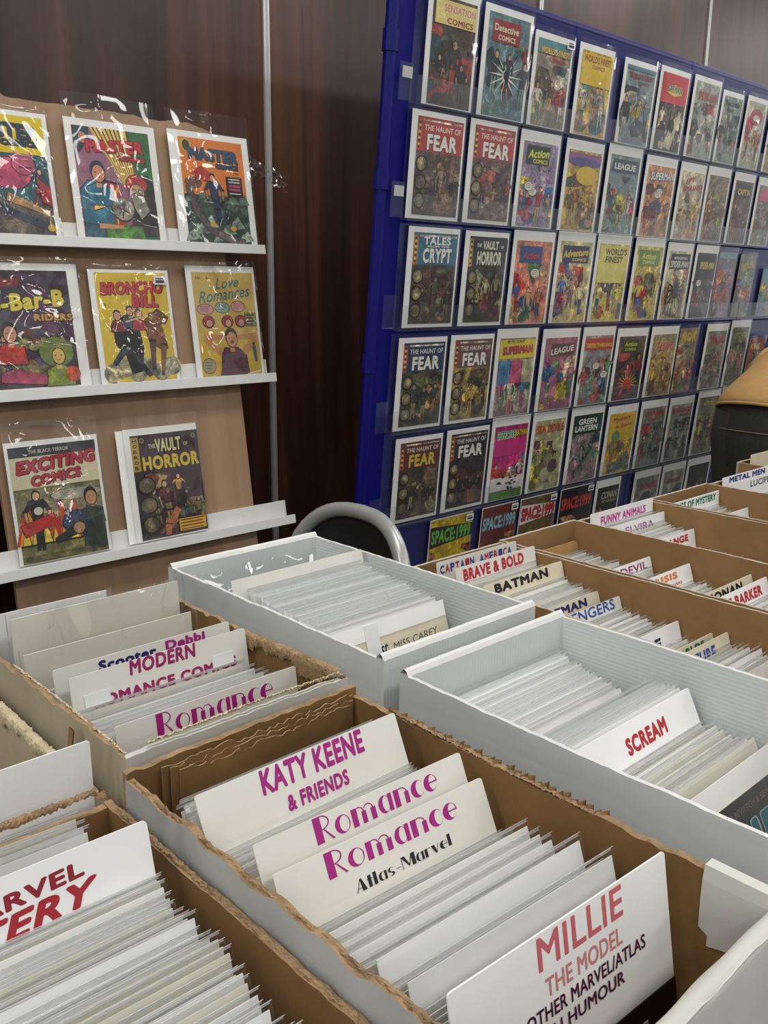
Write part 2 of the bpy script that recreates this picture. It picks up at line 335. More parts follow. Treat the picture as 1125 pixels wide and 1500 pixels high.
def sleeve_mesh(w, h, m, d=.0045, amp=.0006, nu=8, nv=10, rng=random, folds=3, bulge=0, sharp=1.0):
    mb = MB(); ph = [(rng.uniform(4, 11), rng.uniform(3, 12), rng.uniform(0, 6), rng.uniform(.4, 1)) for _ in range(folds+2)]
    cr = [(rng.uniform(.1, .9), rng.uniform(0, 1), rng.uniform(0, math.pi), rng.uniform(.03, .09)*sharp, rng.uniform(.6, 1.6)) for _ in range(folds*2)]
    bl = [(rng.uniform(.1, .9), rng.choice((rng.uniform(.14, .34), rng.uniform(.14, .5), rng.uniform(.75, .95))), rng.uniform(1.8, 3.6), rng.uniform(.07, .15)) for _ in range(bulge)]
    def f(u, v):
        y = 0
        for a, b, c, g in ph: y += g*math.sin(a*u+b*v+c)
        for cu, cv, an, wd, g in cr:
            q = ((u-cu)*math.cos(an)+(v-cv)*math.sin(an))/wd; t = (-(u-cu)*math.sin(an)+(v-cv)*math.cos(an))/.35
            y += 1.7*g*math.exp(-q*q-t*t)*(.45 if .6 < v < .95 else 1)
        for cu, cv, g, sg in bl: y += g*math.exp(-((u-cu)**2*(w/h)**2+(v-cv)**2)/sg**2)
        e = min(1, min(u, 1-u)*14)
        return ((u-.5)*w, -d-amp*(y+1.5)*(.35+.65*e)*min(1, .25+v*5)+.002*(1-e), v*h)
    mb.grid(f, nu, nv, m)
    x = w/2
    for sx in (-x, x): mb.add([(sx, -d+.001, 0), (sx, .001, 0), (sx, .001, h), (sx, -d+.001, h)], [(0, 1, 2, 3)], m)
    return mb
def comic(label, group, loc, rot, bw, bh, cover, art, sleeve=(.012, .012), amp=.0006, res=(8, 10), rng=random, plastic='sleeve', boardmat='board', extra=None, sticker=None, sleeve_top=.012, folds=3, bulge=0):
    """a bagged and boarded comic: board bw x bh, cover (dx, dz, w, h) placed on it, art(Art) prints the cover"""
    t = thing('comic_book', label, 'comic', loc, rot, group)
    if boardmat:
        mb = MB(); mb.box((-bw/2, -.0002, 0), (bw/2, .0013, bh), MT[boardmat]); mb.build('backing_board', t)
    dx, dz, w, h = cover
    A = Art(w, h); A.outline = group == GS; A.mb.box((-w/2, -.0012, 0), (w/2, -.0002, h), MT['paper'], (.7, .65, .55, 0)); art(A)
    c = A.mb.build('cover', t); c.location = (dx, 0, dz)
    mb = sleeve_mesh(bw+.006, bh+sleeve_top, MT[plastic], .0052, amp, res[0], res[1], rng, folds, bulge, .75 if folds > 3 else 1); mb.build('plastic_sleeve', t, smooth=True)
    if sticker:
        sx, sz = sticker; mb = MB(); mb.box((sx-.017, -.0072, sz), (sx+.017, -.0068, sz+.021), MT['sticker'])
        for i, (a, b) in enumerate(((.004, .011), (.013, .016))): mb.box((sx-.013, -.0074, sz+a), (sx+.013-.003*i, -.0072, sz+b), MT['stickt'])
        mb.build('price_sticker', t)
    return t

# ================================================================== the setting
WY = 2.27
mb = MB(); mb.box((-8, WY, 0), (13, WY+.12, CEIL), MT['wall']); structure(mb.build('wall_back'))
mb = MB(); mb.box((-8, -8, -.1), (13, WY+.12, 0), MT['carpet']); structure(mb.build('floor'))
mb = MB(); mb.box((-8, -8, CEIL), (13, WY+.12, CEIL+.1), MT['ceil']); structure(mb.build('ceiling'))
for i, x in enumerate((.44, 1.663, 2.888, 4.09, 5.31, -.78)):
    mb = MB()
    for a, b, dd in ((-.010, -.003, .007), (-.003, .003, .004), (.003, .010, .007)): mb.box((x+a, WY-dd, 0), (x+b, WY+.01, CEIL), MT['alu'])
    structure(mb.build('trim_%d' % (i+1)))

# ================================================================== plywood board with three white ledges
SL = -math.atan(.153)                                   # the board leans back against the wall
def sy(zr): return 2.098+.153*zr                        # depth of its comics' plane at height CZ+zr
bd = thing('plywood_board', 'plywood display board leaning on the dark wood wall behind three white ledges', 'display board', (1.075, sy(-CZ)+.014, 0), (SL, 0, 0))
mb = MB(); prof = []
n = 40; rng = random.Random(4); H = 1.775/math.cos(SL)
vs = []
for i in range(n+1):
    x = -.335+.67*i/n; zt = H+rng.uniform(-.0015, .0015)+(.012 if i < 8 else 0)-(.004 if 27 < i < 33 else 0)-max(0, i-36)*.004
    for y in (0, .012): vs += [(x, y, .0), (x, y, zt)]
fs = []
for i in range(n):
    a = i*4; b = a+4
    fs += [(a, b, b+1, a+1), (a+2, a+3, b+3, b+2), (a+1, b+1, b+3, a+3), (a, a+2, b+2, b)]
fs += [(0, 1, 3, 2), (n*4, n*4+2, n*4+3, n*4+1)]
mb.add(vs, fs, MT['ply']); mb.build('plywood_sheet', bd)
def ledge(zr, label, x0, x1):
    t = thing('picture_ledge', label, 'ledge', ((x0+x1)/2, sy(zr)+.002, CZ+zr-.004), (SL, 0, 0), 'white ledges on the plywood board')
    h = (x1-x0)/2
    mb = MB(); mb.box((-h, .003, -.012), (h, .011, .043), MT['white']); mb.build('back_plate', t, bevel=.0008)
    mb = MB(); mb.box((-h, -.030, -.009), (h, .003, -.001), MT['white']); mb.build('base', t, bevel=.0008)
    mb = MB(); mb.box((-h, -.038, -.020), (h, -.030, .004), MT['white']); mb.build('front_lip', t, bevel=.0008)
ledge(.098, 'uppermost white ledge on the plywood board, under the orange cover', .58, 1.508)
ledge(-.238, 'middle white ledge on the plywood board, under the cover of a woman with raised arms', .58, 1.499)
ledge(-.628, 'lowest white ledge on the plywood board, carrying only two comics', .58, 1.512)
# invented black case beside the plywood board
cs = thing('gap_filler', 'added black case in the gap beside the plywood board', 'case', (.57, 2.16, 0))
mb = MB(); mb.box((-.2, -.07, .02), (.15, .09, .985), MT['blackp']); mb.build('body', cs, bevel=.008)
for zz in (.3, .75):
    mb = MB(); mb.box((.07, -.078, zz), (.11, -.069, zz+.05), MT['steel']); mb.build('steel_plate', cs, bevel=.002)
for dx in (-.17, .12):
    mb = MB(); mb.box((dx-.02, -.05, 0), (dx+.02, .07, .022), MT['blackp']); mb.build('foot', cs)

def bust(a, cx, cy, s, skin, hair, top, rng=random):
    asp = a.w/a.h
    a.poly([(cx-s*1.2, cy-s*2.4*asp), (cx+s*1.2, cy-s*2.4*asp), (cx+s*1.0, cy-s*1.15*asp), (cx+s*.3, cy-s*.8*asp), (cx-s*.3, cy-s*.8*asp), (cx-s*1.0, cy-s*1.15*asp)], top, .5)
    a.poly([(cx-s*.22, cy-s*1.1*asp), (cx+s*.22, cy-s*1.1*asp), (cx+s*.2, cy-s*.4*asp), (cx-s*.2, cy-s*.4*asp)], skin)
    a.ell(cx, cy+s*.16*asp, s*.62, s*.72*asp, hair); a.ell(cx+s*.04, cy-s*.08*asp, s*.5, s*.62*asp, skin, .15)
    for e in (-.2, .26): a.ell(cx+s*e, cy-s*.0*asp, s*.07, s*.05*asp, '#2a1d18')
    a.rect(cx-s*.12, cy-s*.42*asp, cx+s*.2, cy-s*.36*asp, '#8a3a30')
def flame(a, x0, x1, y0, y1, n, rng, cols=('#c8451e', '#e39a2a', '#efcf52')):
    for c, k in zip(cols, (1, .78, .5)):
        for i in range(n):
            x = x0+(x1-x0)*(i+.5)/n+rng.uniform(-.03, .03); hh = (y1-y0)*k*rng.uniform(.6, 1); wd = (x1-x0)/n*.8*k
            a.poly([(x-wd, y0), (x+wd, y0), (x+wd*.6, y0+hh*.5), (x+rng.uniform(-.06, .06), y0+hh), (x-wd*.5, y0+hh*.45)], c, .4)
def sA(a):
    g = random.Random(1); a.rect(0, 0, 1, 1, '#dcbf1e'); a.rect(0, 0, 1, .68, '#2f5f66', .6); a.rect(0, .02, 1, .3, '#5b5048', 1)
    a.text('MASTER', '#1f3650', .5, .875, .84, .13, '#0c1420', .05, 0, -.02); a.text('COMICS', '#1f3650', .68, .775, .44, .05, '#0c1420', .05)
    a.ell(.52, .52, .26, .13, '#b8486a', .5); a.ell(.70, .60, .14, .085, '#c45a7a', .5); a.line(.35, .5, .2, .3, .08, '#b8486a', .05, .5); a.rect(.64, .57, .8, .585, '#5c1e34')
    for sg in (-1, 1): a.poly([(.70+sg*.05, .665), (.70+sg*.10, .655), (.70+sg*.11, .725)], '#b8486a')
    a.person(.84, .28, .30, '#2c3c58', '#a63230', lean=.5, rng=g); a.poly([(.84, .5), (1, .42), (1, .26), (.88, .3)], '#a82e28', .6)
    a.line(.3, .25, .95, .07, .05, '#2b3550', .04, .8); a.ell(.95, .08, .05, .03, '#c9a02c'); a.line(.45, .33, .95, .2, .05, '#b58a5a', .03, .6)
    a.caption(.0, .04, .12, .16, '#d9b52a')
def sB(a):
    g = random.Random(2); a.rect(0, 0, 1, 1, '#94647a', .25); a.poly([(.0, .72), (.2, .9), (.2, 1), (0, 1)], '#3a3238', .6)
    a.poly([(.62, 0), (1, 0), (1, 1), (.66, 1), (.8, .55)], '#2f6b3e', .4); a.ell(.9, .48, .1, .12, '#15261c', .2)
    for i in range(9):                                  # striped curtain
        x = .22+i*.055; x2 = .60+i*.018; a.poly([(x, 1), (x+.035, 1), (x2+.014, .5), (x2, .5)], '#dfb64a' if i % 2 == 0 else '#e6c674'); a.poly([(x+.035, 1), (x+.055, 1), (x2+.018, .5), (x2+.014, .5)], '#3a2418')
    a.ell(.11, .91, .11, .085, '#24474d'); a.ell(.12, .9, .05, .05, '#bd8a6a', .3)
    a.text('MASTER', '#c42630', .53, .845, .76, .115, '#241016', .055, 0, .03); a.text('COMICS', '#c42630', .73, .745, .36, .045, '#241016', .05, 0, .0)
    a.text('10c', '#15261c', .9, .69, .07, .03)
    a.poly([(.02, .12), (.46, .12), (.44, .42), (.32, .52), (.12, .52), (.02, .44)], '#2f6d86', .4); a.poly([(.16, .26), (.32, .30), (.30, .44), (.18, .44)], '#d9ae36', .3)
    a.poly([(.34, .52), (.52, .5), (.5, .3), (.58, .08), (.44, .06), (.38, .34)], '#b62f2a', .4); a.line(.5, .48, .44, .38, .012, '#d9ae36'); a.line(.42, .36, .46, .1, .010, '#d9ae36')
    bust(a, .26, .60, .16, '#c98d66', '#20324e', '#2f6d86')
    a.poly([(.6, .04), (1, .04), (1, .36), (.86, .44), (.7, .36)], '#33272c', 1); a.ell(.76, .52, .14, .085, '#bf3626', .4); a.ell(.75, .44, .10, .08, '#c79878', .3); a.poly([(.67, .42), (.84, .42), (.9, .28), (.78, .2), (.7, .3)], '#8f8c80', .5)
    for x in (.71, .80): a.ell(x, .455, .038, .024, '#2a1d18'); a.ell(x, .455, .026, .016, '#b9b09a')
    a.ell(.54, .28, .155, .115, '#2e2a2a'); a.ell(.54, .285, .145, .105, '#9c988e', .9); a.line(.46, .3, .62, .25, .012, '#4a2420', .008); a.line(.56, .34, .52, .2, .010, '#4a2420')
    a.poly([(.26, 0), (.8, 0), (.78, .13), (.3, .15)], '#4a7c34', .8); a.poly([(0, 0), (.28, 0), (.26, .12), (.03, .14)], '#2d5468', .6); a.line(.2, .12, .52, .12, .03, '#c98d66', .02)
def sC(a):
    g = random.Random(3); a.rect(0, 0, 1, 1, '#d97a2c', .12); a.rect(0, 0, 1, .47, '#34473f', 1)
    for i in range(7): a.poly([(i/7-.05, .02+.06*(i % 3)), (i/7+.2, .05+.06*(i % 3)), (i/7+.1, .14+.07*(i % 3)), (i/7, .1+.06*(i % 3))], '#8ea394', 1)
    for i in range(6): a.poly([(i/6, .4), (i/6+.2, .4), (i/6+.13, .5), (i/6+.06, .47)], '#5f7a6c', 1)
    a.ell(.10, .93, .09, .06, '#b9a23a'); a.ell(.11, .925, .045, .04, '#5a3a2a', .3)
    a.text('MASTER', '#1e4a66', .52, .855, .78, .12, '#0e1c26', .055, 0, -.01); a.text('COMICS', '#1e4a66', .72, .755, .36, .045, '#0e1c26', .05)
    a.text('10c', '#2a1408', .86, .70, .08, .025)
    pts = [(.08, .55), (.12, .42), (.2, .28), (.36, .14), (.62, .06), (.9, .02)]
    for p, q in zip(pts, pts[1:]): a.line(*p, *q, .055, '#241f22', .055); a.line(*p, *q, .045, '#5d5355', .045, .8)
    a.ell(.16, .58, .12, .05, '#6d4a38', .5)
    a.poly([(.14, .66), (.36, .60), (.44, .68), (.3, .74)], '#b8332a', .3)
    a.person(.50, .22, .46, '#2d3b63', '#2b3658', '#c98d66', lean=-.3, rng=g)
    for x, y in ((.40, .19), (.72, .16)): a.ell(x, y, .05, .025, '#c9a02c')
    a.rect(.68, .47, .94, .665, '#1d1a1e')
    for i, (c, z0) in enumerate((('#cfc8bc', .635), ('#cfc8bc', .607), ('#b7486a', .565), ('#b7486a', .53), ('#cfc8bc', .497))): a.rect(.72, z0, .90, z0+(.012 if i not in (2, 3) else .022), c)
def sD(a):
    g = random.Random(4); a.rect(0, 0, 1, 1, '#3a2a38', .8); a.rect(.0, .86, .6, .93, '#7a2430', .3); a.rect(0, .45, 1, .80, '#4b4650', .6); a.poly([(.5, .99), (1, .6), (1, .4), (.3, .6)], '#4a2c48', .7)
    a.text('B-Bar-B', '#d9c23e', .5, .74, .86, .15, '#2a2118', .05, 0, .06); a.text('RIDERS', '#c98f3c', .78, .60, .44, .06, '#2a1a14', .05)
    a.scene(0, .05, 1, .5, ['#5c5a48', '#6b4a30', '#4b3358', '#777240'], g, 2, 4)
    bust(a, .26, .47, .14, '#c79070', '#2a1c18', '#b02c26'); a.ell(.76, .3, .2, .13, '#68782c', .3); bust(a, .77, .27, .14, '#cfae58', '#7d8a34', '#7d8a34')
    a.poly([(.1, .06), (.6, .02), (.62, .1), (.3, .16), (.12, .14)], '#a63a58', .6); a.ell(.92, .1, .09, .07, '#a84a2c', .8)
    for i in range(9): a.ell(.35+.07*i, .37+.03*math.sin(i*2), .035, .03, '#6f7046', .8)
def sE(a):
    g = random.Random(5); a.rect(0, 0, 1, 1, '#d3b52c', .1); a.text('BRONCHO', '#c22a3c', .5, .86, .88, .115, '#571a22', .045, .1, .02); a.text('BILL', '#c22a3c', .66, .74, .38, .115, '#571a22', .045, .1)
    a.text('10c', '#2a1408', .08, .71, .07, .03)
    for i in range(6): a.ell(.1+.17*i, .08+.05*(i % 2), .13, .09, '#a6a184', 1)
    a.poly([(.18, .55), (.42, .62), (.52, .5), (.56, .3), (.5, .1), (.36, .08), (.3, .25), (.18, .35)], '#1e1d20', .5); a.line(.3, .3, .12, .16, .05, '#1c2b3c', .03); a.line(.45, .2, .62, .04, .05, '#232226', .03)
    a.poly([(.6, .55), (.82, .66), (.97, .58), (.92, .52), (.86, .52), (.92, .3), (.84, .28), (.66, .36)], '#7d4f2c', .6); a.line(.86, .32, .80, .06, .04, '#7d4f2c', .02, .5); a.line(.7, .36, .68, .12, .04, '#5d3c26', .02, .5)
    for cx, cy, c, hc in ((.24, .61, '#8a2f34', '#1b1b1f'), (.42, .65, '#30506a', '#51606a'), (.54, .62, '#9c3038', '#2c6a86')): bust(a, cx, cy, .085, '#c79070', hc, c)
    a.line(.35, .55, .74, .62, .012, '#caa46a', .008); a.ell(.72, .6, .06, .035, '#8a7344', 1)
def sF(a):
    g = random.Random(6); a.rect(0, 0, 1, 1, '#c3a44c', .08); a.rect(0, 0, 1, .36, '#c2a02e', .1)
    a.text('Love', '#3a6f72', .56, .90, .40, .105, None, .02, .35, .03); a.text('Romances', '#3a6f72', .50, .79, .86, .115, None, .018, .32, .07)
    a.text('12c', '#2a1d10', .10, .945, .08, .025); a.text('6', '#2a1d10', .24, .945, .03, .02)
    a.balloon(.16, .645, .13, .05, '#c48a86'); a.balloon(.44, .66, .12, .05, '#7f9c8e'); a.balloon(.70, .67, .11, .05, '#c98f8c'); a.caption(.80, .48, .98, .60, '#8b8664')
    for x in (.19, .5, .72): a.ell(x, .525, .09, .055, '#a83238', .3); a.ell(x+.01, .51, .05, .035, '#c98d76', .3)
    a.poly([(.3, 0), (.78, 0), (.76, .2), (.62, .27), (.4, .27)], '#582838', .2); a.poly([(.46, .27), (.6, .27), (.53, .12)], '#2f5a4a')
    for sg in (-1, 1): a.line(.53+sg*.18, .22, .53+sg*.44, .37, .055, '#b8804e', .045, .1); a.line(.53+sg*.44, .38, .53+sg*.12, .37, .045, '#b8804e', .03, .1)
    bust(a, .53, .36, .17, '#bd8452', '#2a2024', '#582838'); a.ell(.54, .325, .03, .018, '#7a2420')
    a.line(.9, .28, .92, .12, .03, '#2e5a70', .02); a.ell(.9, .3, .02, .015, '#2a2024'); a.line(.74, .0, .98, .03, .01, '#d8ceb4'); a.balloon(.12, .1, .1, .07, '#938c66')
def sG(a):
    g = random.Random(7); a.rect(0, 0, 1, 1, '#6e6a40', .6); a.rect(0, .64, 1, .91, '#cfc5a4', .1); a.rect(0, .91, 1, 1, '#31363a', .2); a.text('THE BLACK TERROR', '#b9b3a2', .45, .952, .46, .032)
    a.text('EXCITING', '#b32438', .52, .845, .92, .115, '#42121c', .05, .12, .05); a.text('COMICS', '#b32438', .50, .715, .58, .09, '#42121c', .05, 0, .04)
    a.rect(0, .22, 1, .62, '#8a8160', .8); flame(a, 0, .7, .16, .58, 6, g); a.ell(.7, .55, .3, .05, '#a5a292', .5)
    a.person(.22, .12, .5, '#1d2228', '#17181c', rng=g, lean=.1); a.ell(.24, .44, .05, .035, '#c9c4b4'); a.line(.05, .28, .42, .36, .07, '#b32a26', .06, .4); a.line(.42, .36, .45, .2, .035, '#b32a26', .025)
    bust(a, .86, .50, .13, '#b98a60', '#1b1a1c', '#3d4a34'); a.poly([(.72, .05), (1, .02), (1, .36), (.8, .42)], '#2c3a2c', .7)
    a.ell(.66, .3, .16, .1, '#273650', .5); a.line(.62, .22, .4, .16, .05, '#23282c', .03, .4); a.ell(.68, .24, .07, .05, '#b98a60', .4); a.line(.72, .2, .86, .12, .03, '#22272a', .02); a.rect(0, 0, 1, .06, '#57552c', 1)
def sH(a):
    g = random.Random(8); a.rect(0, 0, 1, 1, '#381c22', .25); a.rect(0, 0, .13, 1, '#2c2420', .3); a.rect(0, .66, .11, .98, '#b5923c', .1)
    for i, c in enumerate('HORROR'[::-1]): a.text(c, '#2a1a18', .055, .69+.052*i, .06, .034)
    a.text('THE', '#cfc08c', .30, .885, .10, .04); a.text('VAULT', '#d8cc96', .54, .885, .38, .13, '#1a0e10', .045); a.text('OF', '#cfc08c', .80, .875, .07, .035); a.text('HORROR', '#d3b52e', .56, .725, .84, .135, '#1a0e10', .05)
    for x in (.16, .93): a.ell(x, .945, .035, .025, '#8a7a66'); a.ell(x, .945, .02, .014, '#4a3a34')
    a.scene(.16, .04, 1, .62, ['#3d2a34', '#4c5a50', '#7d7450', '#5c2c30', '#8a7a54'], g, 4, 5, '#9c8f6a'); a.person(.62, .3, .3, '#b5893c', '#3f3a34', rng=g); a.line(.42, .12, .58, .26, .05, '#a3603c', .05, .4); a.line(.4, .12, .38, .02, .05, '#a3603c', .04, .4)
    for y in (.52, .33, .14): a.ell(.15, y, .13, .085, '#17120f'); a.ell(.15, y, .11, .07, '#6d6248', .8); a.ell(.15, y+.01, .05, .042, '#8f8468', .9)
    a.caption(.56, .03, .97, .15, '#d3a72c', '#7a2a18')
GS = 'comics on the white ledges'
rg = random.Random(11)
def shelf_comic(art, label, x, zr, bw, bh, cover, **k):
    return comic(label, GS, (x, sy(zr)-.002, CZ+zr+.001), (SL, 0, k.pop('tilt', 0)), bw, bh, cover, art, res=(40, 54), plastic='crinkle', rng=rg, folds=k.pop('folds', 7), bulge=k.pop('bulge', 5), **k)
shelf_comic(sA, 'comic with a yellow masthead and a pink horned figure, on the top white ledge', .856, .096, .200, .276, (-.004, .003, .186, .262), amp=.0022)
shelf_comic(sB, 'comic with red lettering over a striped yellow curtain, on the top white ledge', 1.114, .096, .233, .279, (-.001, .004, .197, .258), amp=.0014, sleeve_top=.055)
shelf_comic(sC, 'orange comic with a flying figure over a dark sea, on the top white ledge', 1.388, .096, .240, .284, (.004, .004, .192, .264), amp=.0014, sleeve_top=.05)
shelf_comic(sD, 'dark purple comic with curved yellow lettering, on the middle white ledge', .858, -.238, .245, .282, (-.006, .004, .205, .262), amp=.0024)
shelf_comic(sE, 'yellow comic with red lettering, horses and a price sticker, on the middle ledge', 1.114, -.238, .213, .272, (.003, .003, .190, .262), amp=.0026, sticker=(.079, .236))
shelf_comic(sF, 'ochre romance comic with a woman holding her raised arms behind her head', 1.378, -.240, .212, .288, (.004, .004, .188, .268), amp=.0024)
shelf_comic(sG, 'comic with red lettering above flames and fighters, on the lowest white ledge', .864, -.628, .222, .280, (.0, .002, .207, .266), amp=.0016, sleeve_top=.045)
hc = shelf_comic(sH, 'dark maroon comic with yellow lettering and three round portraits, on the lowest ledge', 1.146, -.628, .206, .282, (.008, .003, .190, .262), amp=.0008, sleeve_top=.03)
mb = MB(); mb.box((-.122, .0016, 0), (.09, .0028, .280), MT['board']); mb.build('spare_backing_board', hc)
# crumpled clear tape running from the orange comic's sleeve to the wall strip
tp = thing('clear_tape', 'crumpled strip of clear tape stuck across the metal strip beside the orange comic', 'tape', (1.60, 2.205, CZ+.305), (0, 0, .25))
mb = MB(); g = random.Random(9); hs = [[g.uniform(-1, 1) for _ in range(8)] for _ in range(24)]
mb.grid(lambda u, v: ((u-.5)*.20, .006*hs[int(u*22.9)][int(v*6.9)]*(.4+u), (v-.5)*.045-.05*(u-.5)+.004*hs[int(u*22.9)][2]), 22, 6, MT['crinkle']); mb.build('tape_strip', tp)

# ================================================================== blue display board with clear racks
BT = math.atan(.09)
def py(zr): return 1.80-.09*zr                          # depth of the comics' plane at height CZ+zr
bb = thing('display_board', 'tall blue display board hung with six rows of comics in clear racks', 'display board', (3.0, py(-CZ)+.012, 0), (BT, 0, 0))
mb = MB(); mb.box((-1.325, 0, .22), (1.6, .022, 2.118), MT['blue']); mb.build('board_panel', bb, bevel=.002)
for x in (-1.325, 1.62):
    mb = MB(); mb.tube([(x, .012, 0), (x, .012, 2.16)], .017, MT['bluef'], 12)
    for zz in (.6, 1.15, 1.62, 1.94): mb.tube([(x, .012, zz), (x, .012, zz+.05)], .021, MT['bluef'], 12)
    mb.build('frame_post', bb, smooth=False)
for zz in (.2, 2.125):
    mb = MB(); mb.tube([(-1.31, .012, zz), (1.6, .012, zz)], .012, MT['bluef'], 10); mb.build('frame_rail', bb)
for x in (-1.325, 1.62):
    mb = MB(); mb.box((x-.02, -.22, 0), (x+.02, .25, .025), MT['bluef']); mb.build('foot', bb, bevel=.004)
ROWZ = [.450, .173, -.111, -.398, -.677, -.965]; SEG = [1.729, 2.385, 3.05, 3.655, 4.12]
RN = ['top', 'second', 'third', 'fourth', 'fifth', 'bottom']; ON = ['first', 'second', 'third', 'fourth', 'fifth', 'sixth', 'seventh', 'eighth', 'ninth', 'tenth', 'eleventh', 'twelfth']
for r, zr in enumerate(ROWZ):
    for s in range(4):
        x0, x1 = SEG[s]+.004, SEG[s+1]-.004; h = (x1-x0)/2
        t = thing('acrylic_rack', 'clear acrylic rack, %s along the %s row of the blue board' % (ON[s], RN[r]), 'rack', ((x0+x1)/2, py(zr), CZ+zr), (BT, 0, 0), 'clear racks on the blue board')
        mb = MB(); mb.box((-h, .003, -.003), (h, .0055, .30 if r == 0 else .272), MT['acrylic']); mb.build('back_plate', t)
        mb = MB(); mb.box((-h, -.020, -.006), (h, .003, -.003), MT['acrylic']); mb.build('base', t)
        mb = MB(); mb.box((-h, -.022, -.006), (h, -.020, .062), MT['acrylic']); mb.build('front_lip', t)
        if s == 0:
            mb = MB(); mb.box((-h-.046, -.004, .0), (-h-.001, -.002, .088), MT['acrylic']); mb.build('end_tab', t, bevel=.004)
            if r < 2:
                mb = MB(); mb.box((-h-.038, -.0055, .052), (-h-.004, -.0042, .078), MT['boxg']); mb.build('label_patch', t)
GB = 'comics on the blue display board'
def horror(a, bg, tcol, lo, g, word='FEAR', over='THE HAUNT OF', strip='#a8563c'):
    a.rect(0, 0, 1, 1, lo[0], .8); a.rect(0, .655, 1, 1, bg, .12); a.rect(0, .655, .10, .97, strip, .5)
    for i in range(9): a.rect(.03, .68+.031*i, .075, .70+.031*i, '#d8c46a' if i % 2 else '#3a2420')
    a.rect(.12, .955, .97, .975, '#cfc4ae', 1)
    if over: a.text(over, '#d9d5c6', .55, .895, .80, .058, None, .018)
    a.text(word, tcol, .55, .755, .66, .165, '#1b1412', .045)
    a.scene(.12, .03, 1, .63, lo[1:], g, 3, 5, '#8f7a5c')
    for y in (.53, .34, .15): a.ell(.13, y, .125, .085, '#171310'); a.ell(.13, y, .10, .068, '#776c50', .8); a.ell(.13, y+.008, .05, .044, '#93886a', .9)
def generic(a, bg, texts, cols, g, band=None, figs=3, top=.66, skin='#c09474', extra=None):
    a.rect(0, 0, 1, 1, bg, .6); a.scene(0, .02, 1, top, cols, g, figs, 5, skin)
    if band: a.rect(band[1], band[2], band[3], band[4], band[0], .1)
    if extra: extra(a, g)
    for t in texts: a.text(*t[:6], t[6] if len(t) > 6 else None, .035, t[7] if len(t) > 7 else 0, t[8] if len(t) > 8 else 0)
def burst(a, g):
    for i in range(14):
        an = 2*math.pi*i/14; a.poly([(.5+.06*math.cos(an-.25), .42+.05*math.sin(an-.25)), (.5+.06*math.cos(an+.25), .42+.05*math.sin(an+.25)), (.5+.42*math.cos(an), .42+.26*math.sin(an))], '#d3d3bc', .3)
    a.person(.52, .3, .34, '#1d2030', '#1d2030', rng=g, lean=.3)
def stars(c):
    def f(a, g):
        for i in range(11):
            an = math.pi*i/10; a.poly([(.5+.08*math.cos(an-.2), .24+.06*math.sin(an-.2)), (.5+.08*math.cos(an+.2), .24+.06*math.sin(an+.2)), (.5+.45*math.cos(an), .2+.26*math.sin(an))], c)
        a.ell(.5, .25, .17, .08, '#c2331f', .3)
    return f
def balls(n, col='#d8d4c4'):
    def f(a, g):
        for i in range(n): a.balloon(g.uniform(.18, .82), g.uniform(.42, .66), .12, .05, col)
    return f
def legs_of(c):
    def f(a, g):
        for i in range(8):
            sg = -1 if i < 4 else 1; k = i % 4; a.line(.5, .42, .5+sg*.3, .52-.1*k, .02, c); a.line(.5+sg*.3, .52-.1*k, .5+sg*.42, .36-.1*k, .018, c, .006)
        a.ell(.5, .42, .14, .12, c, .5)
    return f
